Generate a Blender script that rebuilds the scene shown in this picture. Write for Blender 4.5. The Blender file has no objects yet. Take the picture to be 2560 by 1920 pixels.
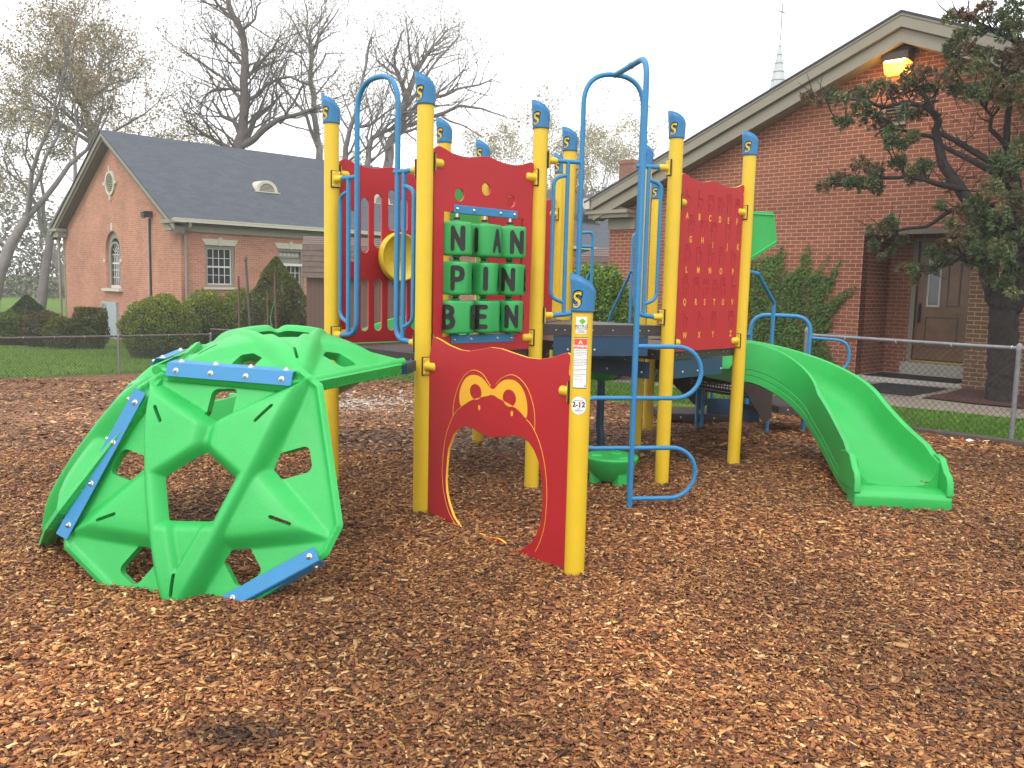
import bpy, math, random
import numpy as np
from mathutils import Vector, Matrix, noise
R = math.radians
random.seed(7); RNG = np.random.default_rng(7)
scene = bpy.context.scene
# ------------------------------------------------------------------ camera
F_PX, PITCH, ROLL, H_CAM = 2177.31, 6.584, 1.376, 1.62
camd = bpy.data.cameras.new('camera'); cam = bpy.data.objects.new('camera', camd)
scene.collection.objects.link(cam); scene.camera = cam
camd.sensor_width = 36; camd.lens = 36 * F_PX / 2560; camd.clip_start = .05; camd.clip_end = 900
_p, _r = R(PITCH), R(ROLL)
fw = Vector((0, math.cos(_p), -math.sin(_p))); up = Vector((0, math.sin(_p), math.cos(_p))); rt = Vector((1, 0, 0))
rt2 = rt * math.cos(_r) + up * math.sin(_r); up2 = up * math.cos(_r) - rt * math.sin(_r)
cam.matrix_world = Matrix((( rt2.x, up2.x, -fw.x, 0), (rt2.y, up2.y, -fw.y, 0), (rt2.z, up2.z, -fw.z, H_CAM), (0, 0, 0, 1)))
# ------------------------------------------------------------------ sky and sun (overcast, misty)
w = bpy.data.worlds.new('World'); scene.world = w; w.use_nodes = True
nt = w.node_tree; nt.nodes.clear()
sky = nt.nodes.new('ShaderNodeTexSky'); sky.sky_type = 'NISHITA'; sky.sun_disc = False
sky.sun_elevation = R(52); sky.sun_rotation = R(200); sky.dust_density = 4
hs = nt.nodes.new('ShaderNodeHueSaturation'); hs.inputs['Saturation'].default_value = .25; hs.inputs['Value'].default_value = .1
nt.links.new(sky.outputs[0], hs.inputs['Color'])
mx = nt.nodes.new('ShaderNodeMixRGB'); mx.inputs[0].default_value = .82
mx.inputs[2].default_value = (1.0, 1.0, 1.02, 1)           # the closed cloud layer
nt.links.new(hs.outputs[0], mx.inputs[1])
bg = nt.nodes.new('ShaderNodeBackground'); bg.inputs[1].default_value = 1.35
nt.links.new(mx.outputs[0], bg.inputs[0])
wo = nt.nodes.new('ShaderNodeOutputWorld'); nt.links.new(bg.outputs[0], wo.inputs[0])
sd = bpy.data.lights.new('sun', 'SUN'); sd.energy = .9; sd.angle = R(25); sd.color = (1, .97, .93)
sun = bpy.data.objects.new('sun', sd); scene.collection.objects.link(sun)
sun.rotation_euler = (R(38), 0, R(-20))
scene.view_settings.view_transform = 'Standard'; scene.view_settings.look = 'None'
scene.view_settings.exposure = .66; scene.view_settings.gamma = 1
scene.render.engine = 'CYCLES'
scene.cycles.max_bounces = 6; scene.cycles.volume_bounces = 1
scene.cycles.transparent_max_bounces = 8

# ------------------------------------------------------------------ object helpers
def link(o):
    scene.collection.objects.link(o); return o
def tag(o, label=None, cat=None, group=None, kind=None):
    if label: o['label'] = label
    if cat: o['category'] = cat
    if group: o['group'] = group
    if kind: o['kind'] = kind
    return o
def empty(name, loc=(0, 0, 0), rz=0.0, parent=None):
    o = bpy.data.objects.new(name, None); o.location = loc; o.rotation_euler = (0, 0, rz)
    o.empty_display_size = .2
    if parent: o.parent = parent
    return link(o)
class MB:
    def __init__(s): s.v = []; s.f = []; s.m = []; s.sm = []
    def add(s, vs, fs, mi=0, smooth=False):
        b = len(s.v); s.v += [tuple(v) for v in vs]
        for f in fs: s.f.append(tuple(b + i for i in f)); s.m.append(mi); s.sm.append(smooth)
    def box(s, x0, x1, y0, y1, z0, z1, mi=0):
        s.add([(x0,y0,z0),(x1,y0,z0),(x1,y1,z0),(x0,y1,z0),(x0,y0,z1),(x1,y0,z1),(x1,y1,z1),(x0,y1,z1)],
              [(0,3,2,1),(4,5,6,7),(0,1,5,4),(1,2,6,5),(2,3,7,6),(3,0,4,7)], mi)
    def obox(s, c, ax, ay, az, mi=0):          # centre + three half-axis vectors
        c = Vector(c); ax, ay, az = Vector(ax), Vector(ay), Vector(az)
        vs = [c + sx*ax + sy*ay + sz*az for sz in (-1,1) for sx, sy in ((-1,-1),(1,-1),(1,1),(-1,1))]
        fs = [(0,3,2,1),(4,5,6,7),(0,1,5,4),(1,2,6,5),(2,3,7,6),(3,0,4,7)]
        if ax.cross(ay).dot(az) < 0: fs = [f[::-1] for f in fs]
        s.add(vs, fs, mi)
    def prism(s, poly, z0, z1, mi=0, M=None, side=None):     # poly ccw in xy
        n = len(poly); vs = [(x,y,z0) for x,y in poly] + [(x,y,z1) for x,y in poly]
        if M is not None: vs = [M @ Vector(v) for v in vs]
        s.add(vs, [tuple(range(n))[::-1], tuple(range(n, 2*n))], mi)
        s.add(vs, [(i,(i+1)%n,n+(i+1)%n,n+i) for i in range(n)], mi if side is None else side)
    def tube(s, pts, r, n=10, mi=0, closed=False, cap=True, smooth=True):
        P = [Vector(p) for p in pts]; k = len(P)
        if k < 2: return
        rs = r if hasattr(r, '__len__') else [r]*k
        T = []
        for i in range(k):
            a = P[(i-1)%k] if (closed or i) else P[i]; b = P[(i+1)%k] if (closed or i < k-1) else P[i]
            t = b - a; T.append(t.normalized() if t.length > 1e-9 else Vector((0,0,1)))
        u = T[0].orthogonal().normalized(); vs = []
        for i in range(k):
            u = u - T[i]*u.dot(T[i])
            u = u.normalized() if u.length > 1e-6 else T[i].orthogonal().normalized()
            w_ = T[i].cross(u)
            for j in range(n):
                a = 2*math.pi*j/n; vs.append(P[i] + (u*math.cos(a) + w_*math.sin(a))*rs[i])
        fs = []
        for i in range(k if closed else k-1):
            i2 = (i+1) % k
            for j in range(n):
                fs.append((i*n+j, i*n+(j+1)%n, i2*n+(j+1)%n, i2*n+j))
        s.add(vs, fs, mi, smooth)
        if cap and not closed:
            s.add(vs[:n], [tuple(range(n))[::-1]], mi); s.add(vs[-n:], [tuple(range(n))], mi)
    def lathe(s, prof, n=20, mi=0, M=None, smooth=True):     # prof: (r,z) list
        vs = []; k = len(prof)
        for r, z in prof:
            for j in range(n):
                a = 2*math.pi*j/n; v = Vector((r*math.cos(a), r*math.sin(a), z)); vs.append(M @ v if M is not None else v)
        fs = [(i*n+j, i*n+(j+1)%n, (i+1)*n+(j+1)%n, (i+1)*n+j) for i in range(k-1) for j in range(n)]
        s.add(vs, fs, mi, smooth)
        s.add(vs[:n], [tuple(range(n))[::-1]], mi); s.add(vs[-n:], [tuple(range(n))], mi)
    def mesh(s, name):
        me = bpy.data.meshes.new(name); me.from_pydata(s.v, [], s.f)
        me.polygons.foreach_set('material_index', s.m); me.polygons.foreach_set('use_smooth', s.sm); me.update(); return me
    def build(s, name, mats, parent=None):
        me = s.mesh(name)
        for m in (mats if isinstance(mats, (list, tuple)) else [mats]): me.materials.append(m)
        o = bpy.data.objects.new(name, me)
        if parent: o.parent = parent
        return link(o)
def bevel(o, w_=.006, seg=2, ang=35):
    m = o.modifiers.new('b', 'BEVEL'); m.width = w_; m.segments = seg; m.limit_method = 'ANGLE'; m.angle_limit = R(ang); m.harden_normals = False
    return o
def copy_tree(o, parent=None):
    c = o.copy(); link(c)
    if parent: c.parent = parent
    for ch in list(o.children): copy_tree(ch, c)
    return c
def fillet(pts, r, seg=6):
    P = [Vector(p) for p in pts]; out = [P[0]]
    for i in range(1, len(P)-1):
        a, b, c = P[i-1], P[i], P[i+1]; d1 = (a-b); d2 = (c-b)
        rr = r[i-1] if hasattr(r, '__len__') else r
        ang = d1.angle(d2); t = min(rr/math.tan(ang/2), d1.length*.49, d2.length*.49)
        p1 = b + d1.normalized()*t; p2 = b + d2.normalized()*t
        for k in range(seg+1):
            q = k/seg; out.append(p1*(1-q)**2 + b*2*q*(1-q) + p2*q*q)
    out.append(P[-1]); return out
def smooth_poly(pts, it=2, closed=True):
    for _ in range(it):
        o = []; n = len(pts)
        for i in range(n if closed else n-1):
            a, b = pts[i], pts[(i+1)%n]
            o += [tuple(a[k]*.75+b[k]*.25 for k in range(len(a))), tuple(a[k]*.25+b[k]*.75 for k in range(len(a)))]
        if not closed: o = [pts[0]] + o + [pts[-1]]
        pts = o
    return pts
def curve_mesh(loops, half, bev=0.0, name='shape', res=2):   # filled 2D outline(s) with holes -> mesh
    cu = bpy.data.curves.new('c', 'CURVE'); cu.dimensions = '2D'; cu.fill_mode = 'BOTH'; cu.extrude = half; cu.bevel_depth = bev; cu.bevel_resolution = 1
    for lp in loops:
        sp = cu.splines.new('POLY'); sp.points.add(len(lp)-1)
        for i, p in enumerate(lp): sp.points[i].co = (p[0], p[1], 0, 1)
        sp.use_cyclic_u = True
    o = bpy.data.objects.new('c', cu); link(o)
    dg = bpy.context.evaluated_depsgraph_get(); me = bpy.data.meshes.new_from_object(o.evaluated_get(dg))
    bpy.data.objects.remove(o); bpy.data.curves.remove(cu); me.name = name; return me
def text_mesh(txt, size=1.0, extrude=0.0, align='CENTER', bold=0.0, shear=0.0):
    cu = bpy.data.curves.new('t', 'FONT'); cu.body = txt; cu.size = size; cu.extrude = extrude; cu.align_x = align; cu.align_y = 'CENTER'; cu.offset = bold; cu.shear = shear
    o = bpy.data.objects.new('t', cu); link(o)
    dg = bpy.context.evaluated_depsgraph_get(); me = bpy.data.meshes.new_from_object(o.evaluated_get(dg))
    bpy.data.objects.remove(o); bpy.data.curves.remove(cu); return me
def frame(p, q, z=0.0):                     # local x along p->q, local y = up, local z = outward (towards the viewer side)
    p, q = Vector((p[0], p[1], z)), Vector((q[0], q[1], z)); ex = (q-p).normalized(); ey = Vector((0,0,1)); ez = ex.cross(ey)
    return Matrix(((ex.x, ey.x, ez.x, p.x), (ex.y, ey.y, ez.y, p.y), (ex.z, ey.z, ez.z, p.z), (0,0,0,1)))
def set_mats(me, mats):
    k = np.zeros(len(me.polygons), np.int32); me.polygons.foreach_get('material_index', k); me.materials.clear()
    for m in (mats if isinstance(mats, (list, tuple)) else [mats]): me.materials.append(m)
    me.polygons.foreach_set('material_index', k if isinstance(mats, (list, tuple)) and len(mats) > 1 else k*0)
def put(me, name, mats, M, parent=None):
    me.transform(M); me.materials.clear()
    for m in (mats if isinstance(mats, (list, tuple)) else [mats]): me.materials.append(m)
    o = bpy.data.objects.new(name, me)
    if parent: o.parent = parent
    return link(o)
def side_mat(me, idx=1, th=.6):              # give the rim of a flat cut panel its own core colour (mesh local z = thickness)
    for p in me.polygons:
        if abs(p.normal.z) < th: p.material_index = idx
def add_mesh(mb, me, M, mi=0):
    mb.add([M @ v.co for v in me.vertices], [tuple(p.vertices) for p in me.polygons], mi)

# ------------------------------------------------------------------ materials
MATS = {}
def mat(name, col, rough=.5, metal=0.0, spec=.5, var=0.0, vscale=8.0, bump=0.0, bscale=60.0, emit=None, coat=0.0, attr=None, speck=0.0):
    m = bpy.data.materials.new(name); m.use_nodes = True; n = m.node_tree.nodes; l = m.node_tree.links
    b = n['Principled BSDF']; b.inputs['Base Color'].default_value = (*col, 1); b.inputs['Roughness'].default_value = rough
    b.inputs['Metallic'].default_value = metal; b.inputs['Specular IOR Level'].default_value = spec; b.inputs['Coat Weight'].default_value = coat
    tc = n.new('ShaderNodeTexCoord'); src = None
    if attr:
        a = n.new('ShaderNodeAttribute'); a.attribute_name = attr; src = a.outputs['Color']; l.new(src, b.inputs['Base Color'])
    if var > 0:
        nz = n.new('ShaderNodeTexNoise'); nz.inputs['Scale'].default_value = vscale; nz.inputs['Detail'].default_value = 6; nz.inputs['Roughness'].default_value = .65
        l.new(tc.outputs['Object'], nz.inputs['Vector'])
        mr = n.new('ShaderNodeMapRange'); mr.inputs['From Min'].default_value = .3; mr.inputs['From Max'].default_value = .7
        mr.inputs['To Min'].default_value = 1-var; mr.inputs['To Max'].default_value = 1+var; l.new(nz.outputs[0], mr.inputs[0])
        mu = n.new('ShaderNodeVectorMath'); mu.operation = 'SCALE'
        if src is not None: l.new(src, mu.inputs[0])
        else: mu.inputs[0].default_value = col
        l.new(mr.outputs[0], mu.inputs['Scale']); l.new(mu.outputs[0], b.inputs['Base Color'])
        r2 = n.new('ShaderNodeMapRange'); r2.inputs['To Min'].default_value = max(0, rough-.1); r2.inputs['To Max'].default_value = min(1, rough+.12)
        l.new(nz.outputs[0], r2.inputs[0]); l.new(r2.outputs[0], b.inputs['Roughness'])
    if bump > 0:
        nz = n.new('ShaderNodeTexNoise'); nz.inputs['Scale'].default_value = bscale; nz.inputs['Detail'].default_value = 5
        l.new(tc.outputs['Object'], nz.inputs['Vector'])
        bp = n.new('ShaderNodeBump'); bp.inputs['Strength'].default_value = bump; bp.inputs['Distance'].default_value = .01
        l.new(nz.outputs[0], bp.inputs['Height']); l.new(bp.outputs[0], b.inputs['Normal'])
    if emit: b.inputs['Emission Color'].default_value = (*emit[0], 1); b.inputs['Emission Strength'].default_value = emit[1]
    MATS[name] = m; return m
yellow = mat('yellow_powder_coat', (.68, .455, .018), .40, var=.06, vscale=3, bump=.12, bscale=350)
blue = mat('blue_powder_coat', (.022, .20, .42), .38, var=.06, vscale=6, bump=.35, bscale=300)
blue_cap = mat('blue_cap_plastic', (.028, .175, .38), .45, var=.05, bump=.15, bscale=250)
green = mat('green_rotomoulded_plastic', (.023, .395, .078), .42, var=.10, vscale=2.5, bump=.22, bscale=160)
green_letter = mat('green_block_plastic', (.022, .33, .075), .42, var=.05, bump=.15, bscale=160)
red = mat('red_panel_plastic', (.42, .016, .022), .50, spec=.35, var=.05, vscale=5, bump=.25, bscale=260)
red_edge = mat('red_panel_rim', (.55, .05, .06), .5, bump=.1)
core = mat('yellow_panel_core', (.80, .42, .025), .5)
groove = mat('dark_red_groove', (.27, .012, .018), .7)
wornline = mat('worn_groove', (.55, .16, .03), .7)
yel_plastic = mat('yellow_moulded_plastic', (.72, .50, .022), .42, var=.05, bump=.1)
black_deck = mat('black_coated_deck', (.028, .025, .025), .35, var=.25, vscale=14, bump=.5, bscale=180)
stair_brown = mat('brown_coated_steel', (.042, .030, .028), .42, var=.2, bump=.4, bscale=180)
gasket = mat('black_rubber', (.012, .012, .012), .6)
navy = mat('blue_support_plate', (.010, .046, .095), .42, var=.1)
steel = mat('stainless_bolt', (.62, .60, .56), .28, metal=1)
black_letter = mat('black_letter', (.010, .009, .010), .5)
white_st = mat('white_sticker', (.78, .78, .76), .35)
orange_st = mat('orange_sticker', (.80, .085, .02), .35)
leafgreen_st = mat('green_sticker_tree', (.13, .45, .04), .4)
galv = mat('galvanised_steel', (.19, .19, .20), .55, metal=.3, var=.2, vscale=20)
galv_dark = mat('weathered_pipe', (.085, .070, .066), .65, metal=.1, var=.35, vscale=9)
wire = mat('fence_wire', (.045, .038, .036), .6, metal=.2)
trim = mat('taupe_painted_trim', (.235, .215, .165), .6, var=.07, vscale=3)
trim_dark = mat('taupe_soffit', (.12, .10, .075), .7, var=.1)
cream = mat('cream_stone_trim', (.50, .47, .38), .7, var=.08)
white_trim = mat('white_sash_paint', (.60, .60, .56), .5)
slate = mat('asphalt_shingle', (.045, .052, .066), .85)
metal_lead = mat('grey_metal_conduit', (.035, .035, .035), .5)
glass = mat('window_glass', (.03, .035, .04), .06, spec=.8)
curtain = mat('net_curtain', (.42, .42, .42), .8)
wood_door = mat('stained_oak_door', (.15, .072, .028), .42, var=.35, vscale=3, coat=.2)
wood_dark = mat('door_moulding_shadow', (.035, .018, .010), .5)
brass = mat('brass_threshold', (.55, .38, .06), .35, metal=.6)
bronze = mat('dark_bronze_housing', (.035, .025, .020), .45)
mat_rubber = mat('black_rubber_mat', (.010, .010, .014), .85, bump=.6, bscale=200)
concrete = mat('weathered_concrete', (.20, .172, .135), .8, var=.16, vscale=2.2, bump=.3, bscale=40)
step_conc = mat('pale_concrete_step', (.36, .34, .30), .8, var=.12, vscale=3, bump=.3, bscale=40)
timber = mat('weathered_timber', (.075, .055, .045), .8, var=.3, vscale=12)
shed_wall = mat('brown_shed_siding', (.115, .058, .040), .75, var=.12, vscale=4)
shed_roof = mat('brown_shed_shingle', (.12, .085, .070), .9, var=.25, vscale=6)
bark = mat('tree_bark', (.115, .098, .088), .9, var=.3, vscale=8, bump=.6, bscale=30)
bark_far = mat('far_tree_bark', (.19, .172, .165), .9, var=.2, vscale=3)
bark_jun = mat('juniper_bark', (.022, .017, .015), .95, var=.45, vscale=14, bump=1, bscale=50)
leafcol = mat('leaves', (.1, .1, .02), .6, attr='Col', spec=.3)
chipcol = mat('wood_chip', (.3, .1, .03), .55, attr='Col', spec=.35, bump=.3, bscale=260)

def procedural(name, build):
    m = bpy.data.materials.new(name); m.use_nodes = True; build(m.node_tree.nodes, m.node_tree.links, m.node_tree.nodes['Principled BSDF']); return m
def ramp(n, stops):
    r = n.new('ShaderNodeValToRGB'); e = r.color_ramp.elements
    e[0].position, e[0].color = stops[0][0], (*stops[0][1], 1); e[1].position, e[1].color = stops[-1][0], (*stops[-1][1], 1)
    for p, c in stops[1:-1]:
        x = e.new(p); x.color = (*c, 1)
    return r
def brick_mat(name, c1, c2, mortar, bw, rh, ms, tint, ts):
    def b_(n, l, b):
        tc = n.new('ShaderNodeTexCoord'); sp = n.new('ShaderNodeSeparateXYZ'); l.new(tc.outputs['Object'], sp.inputs[0])
        ad = n.new('ShaderNodeMath'); ad.operation = 'ADD'; l.new(sp.outputs[0], ad.inputs[0]); l.new(sp.outputs[1], ad.inputs[1])
        cb = n.new('ShaderNodeCombineXYZ'); l.new(ad.outputs[0], cb.inputs[0]); l.new(sp.outputs[2], cb.inputs[1])
        br = n.new('ShaderNodeTexBrick'); l.new(cb.outputs[0], br.inputs['Vector']); br.offset = .5
        for k, v in (('Scale', 1), ('Mortar Size', ms), ('Mortar Smooth', .2), ('Bias', 0), ('Brick Width', bw), ('Row Height', rh)): br.inputs[k].default_value = v
        br.inputs['Color1'].default_value = (*c1, 1); br.inputs['Color2'].default_value = (*c2, 1); br.inputs['Mortar'].default_value = (*mortar, 1)
        nz = n.new('ShaderNodeTexNoise'); nz.inputs['Scale'].default_value = ts; nz.inputs['Detail'].default_value = 8; nz.inputs['Roughness'].default_value = .7
        l.new(tc.outputs['Object'], nz.inputs['Vector'])
        mr = n.new('ShaderNodeMapRange'); mr.inputs['From Min'].default_value = .3; mr.inputs['From Max'].default_value = .7
        mr.inputs['To Min'].default_value = 1-tint; mr.inputs['To Max'].default_value = 1+tint; l.new(nz.outputs[0], mr.inputs[0])
        mu = n.new('ShaderNodeVectorMath'); mu.operation = 'SCALE'; l.new(br.outputs['Color'], mu.inputs[0]); l.new(mr.outputs[0], mu.inputs['Scale']); l.new(mu.outputs[0], b.inputs['Base Color'])
        n2 = n.new('ShaderNodeTexNoise'); n2.inputs['Scale'].default_value = 90; l.new(tc.outputs['Object'], n2.inputs['Vector'])
        m2 = n.new('ShaderNodeMath'); m2.operation = 'MULTIPLY_ADD'; l.new(n2.outputs[0], m2.inputs[0]); m2.inputs[1].default_value = .35; l.new(br.outputs['Fac'], m2.inputs[2])
        bp = n.new('ShaderNodeBump'); bp.inputs['Strength'].default_value = .7; bp.inputs['Distance'].default_value = .006; bp.invert = True
        l.new(m2.outputs[0], bp.inputs['Height']); l.new(bp.outputs[0], b.inputs['Normal']); b.inputs['Roughness'].default_value = .85; b.inputs['Specular IOR Level'].default_value = .25
    return procedural(name, b_)
brickR = brick_mat('red_brick', (.255, .088, .052), (.195, .070, .045), (.46, .28, .185), .2032, .0677, .006, .20, .7)
brickL = brick_mat('rose_brick', (.46, .205, .13), (.36, .155, .105), (.47, .30, .22), .2032, .0677, .007, .20, .6)
brickP = brick_mat('tan_brick', (.155, .085, .050), (.125, .070, .045), (.40, .29, .17), .2032, .0677, .006, .12, 1.3)
def b_shingle(n, l, b):
    tc = n.new('ShaderNodeTexCoord'); mp = n.new('ShaderNodeMapping'); l.new(tc.outputs['UV'], mp.inputs[0])
    br = n.new('ShaderNodeTexBrick'); l.new(mp.outputs[0], br.inputs['Vector']); br.offset = .37
    for k, v in (('Scale', 1), ('Mortar Size', .006), ('Mortar Smooth', .4), ('Bias', 0), ('Brick Width', .32), ('Row Height', .14)): br.inputs[k].default_value = v
    br.inputs['Color1'].default_value = (.060, .070, .088, 1); br.inputs['Color2'].default_value = (.046, .054, .070, 1); br.inputs['Mortar'].default_value = (.030, .036, .046, 1)
    nz = n.new('ShaderNodeTexNoise'); nz.inputs['Scale'].default_value = 1.6; nz.inputs['Detail'].default_value = 9; nz.inputs['Roughness'].default_value = .8; l.new(tc.outputs['UV'], nz.inputs['Vector'])
    mr = n.new('ShaderNodeMapRange'); mr.inputs['From Min'].default_value = .3; mr.inputs['From Max'].default_value = .7; mr.inputs['To Min'].default_value = .82; mr.inputs['To Max'].default_value = 1.2; l.new(nz.outputs[0], mr.inputs[0])
    mu = n.new('ShaderNodeVectorMath'); mu.operation = 'SCALE'; l.new(br.outputs['Color'], mu.inputs[0]); l.new(mr.outputs[0], mu.inputs['Scale']); l.new(mu.outputs[0], b.inputs['Base Color'])
    b.inputs['Roughness'].default_value = .8
shingle = procedural('slate_grey_shingles', b_shingle)
def b_mulch(n, l, b):
    tc = n.new('ShaderNodeTexCoord'); mp = n.new('ShaderNodeMapping'); mp.inputs['Scale'].default_value = (1, 1.9, 1); l.new(tc.outputs['Object'], mp.inputs[0])
    vo = n.new('ShaderNodeTexVoronoi'); vo.inputs['Scale'].default_value = 26; vo.inputs['Randomness'].default_value = 1; l.new(mp.outputs[0], vo.inputs['Vector'])
    sp = n.new('ShaderNodeSeparateXYZ'); l.new(vo.outputs['Color'], sp.inputs[0])
    rp = ramp(n, [(0, (.05, .022, .012)), (.35, (.12, .050, .020)), (.65, (.22, .095, .036)), (.9, (.33, .155, .06)), (1, (.45, .25, .11))]); l.new(sp.outputs[0], rp.inputs[0])
    nz = n.new('ShaderNodeTexNoise'); nz.inputs['Scale'].default_value = 1.3; nz.inputs['Detail'].default_value = 5; l.new(tc.outputs['Object'], nz.inputs['Vector'])
    mr = n.new('ShaderNodeMapRange'); mr.inputs['From Min'].default_value = .3; mr.inputs['From Max'].default_value = .7; mr.inputs['To Min'].default_value = .6; mr.inputs['To Max'].default_value = 1.15; l.new(nz.outputs[0], mr.inputs[0])
    mu = n.new('ShaderNodeVectorMath'); mu.operation = 'SCALE'; l.new(rp.outputs[0], mu.inputs[0]); l.new(mr.outputs[0], mu.inputs['Scale']); l.new(mu.outputs[0], b.inputs['Base Color'])
    bp = n.new('ShaderNodeBump'); bp.inputs['Distance'].default_value = .02; bp.inputs['Strength'].default_value = 1; l.new(vo.outputs['Distance'], bp.inputs['Height']); l.new(bp.outputs[0], b.inputs['Normal'])
    b.inputs['Roughness'].default_value = .75; b.inputs['Specular IOR Level'].default_value = .3
mulch_m = procedural('wood_mulch_bed', b_mulch)
def b_grass(n, l, b):
    tc = n.new('ShaderNodeTexCoord')
    nz = n.new('ShaderNodeTexNoise'); nz.inputs['Scale'].default_value = .9; nz.inputs['Detail'].default_value = 12; nz.inputs['Roughness'].default_value = .8; l.new(tc.outputs['Object'], nz.inputs['Vector'])
    rp = ramp(n, [(.3, (.055, .10, .014)), (.5, (.105, .19, .026)), (.7, (.17, .26, .04))]); l.new(nz.outputs[0], rp.inputs[0]); l.new(rp.outputs[0], b.inputs['Base Color'])
    b.inputs['Roughness'].default_value = .9; b.inputs['Specular IOR Level'].default_value = .1
    n2 = n.new('ShaderNodeTexNoise'); n2.inputs['Scale'].default_value = 60; l.new(tc.outputs['Object'], n2.inputs['Vector'])
    bp = n.new('ShaderNodeBump'); bp.inputs['Distance'].default_value = .03; l.new(n2.outputs[0], bp.inputs['Height']); l.new(bp.outputs[0], b.inputs['Normal'])
grass_m = procedural('lawn_grass', b_grass)
redmulch_m = mat('dark_red_bark_mulch', (.055, .018, .014), .9, var=.5, vscale=30, bump=1, bscale=60)

# ------------------------------------------------------------------ terrain
def S01(t): t = min(1, max(0, t)); return t*t*(3-2*t)
def hgt(x, y):
    z = -.62*S01((-x+1)/9)*S01((y-7)/9)
    z += .10*S01((x-3)/3)*S01((x+y-15.2)/2.5)
    z -= .10*S01((y-9)/4)*S01((4-x)/3)
    if abs(x) < 16 and y < 18:
        z += .022*noise.noise(Vector((x*.9, y*.9, 0))) + .012*noise.noise(Vector((x*2.7, y*2.7, 3)))
        z += .05*math.exp(-((x-2.6)**2+(y-8.6)**2)/.5) + .03*math.exp(-((x+1.6)**2+(y-4.9)**2)/.3)
    return z
FL0, FL1, FB0, FB1, FR0, FR1 = (-16, 14.9), (-7.5, 21.6), (-7.5, 21.6), (2.9, 11.2), (3.76, 11.14), (9.0, 5.9)
def in_mulch(x, y, m=0.0):
    if x + y > 14.93 - m: return False
    if x < 3.3 and x + y > 14.1 - m: return False
    return y < 21.6 + (x+7.5)*.788 - m
def grid_sheet(name, xs, ys, keep, dz, m, label_kind='structure'):
    vs, fs, idx = [], [], {}
    def vid(i, j):
        if (i, j) not in idx: idx[i, j] = len(vs); vs.append((xs[i], ys[j], hgt(xs[i], ys[j]) + dz(xs[i], ys[j])))
        return idx[i, j]
    for i in range(len(xs)-1):
        for j in range(len(ys)-1):
            if keep((xs[i]+xs[i+1])/2, (ys[j]+ys[j+1])/2): fs.append((vid(i,j), vid(i+1,j), vid(i+1,j+1), vid(i,j+1)))
    me = bpy.data.meshes.new(name); me.from_pydata(vs, [], fs); me.materials.append(m)
    for p in me.polygons: p.use_smooth = True
    o = link(bpy.data.objects.new(name, me)); o['kind'] = label_kind; return o
far = [-260, -160, -100, -60, -40, -28, -20] ; mid = list(np.arange(-17, 17.01, .5)); ff = [20, 28, 40, 60, 100, 160, 260]
grid_sheet('lawn_ground', [float(v) for v in far + mid + ff], [-30, -12] + [float(v) for v in np.arange(-6, 32.1, .5)] + [36, 45, 60, 90, 150, 300, 600],
           lambda x, y: True, lambda x, y: -.05 if in_mulch(x, y, .3) else 0, grass_m)
grid_sheet('mulch_ground', [float(v) for v in np.arange(-15, 9.01, .12)], [float(v) for v in np.arange(-2, 21.7, .12)],
           lambda x, y: in_mulch(x, y), lambda x, y: .012, mulch_m)
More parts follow.
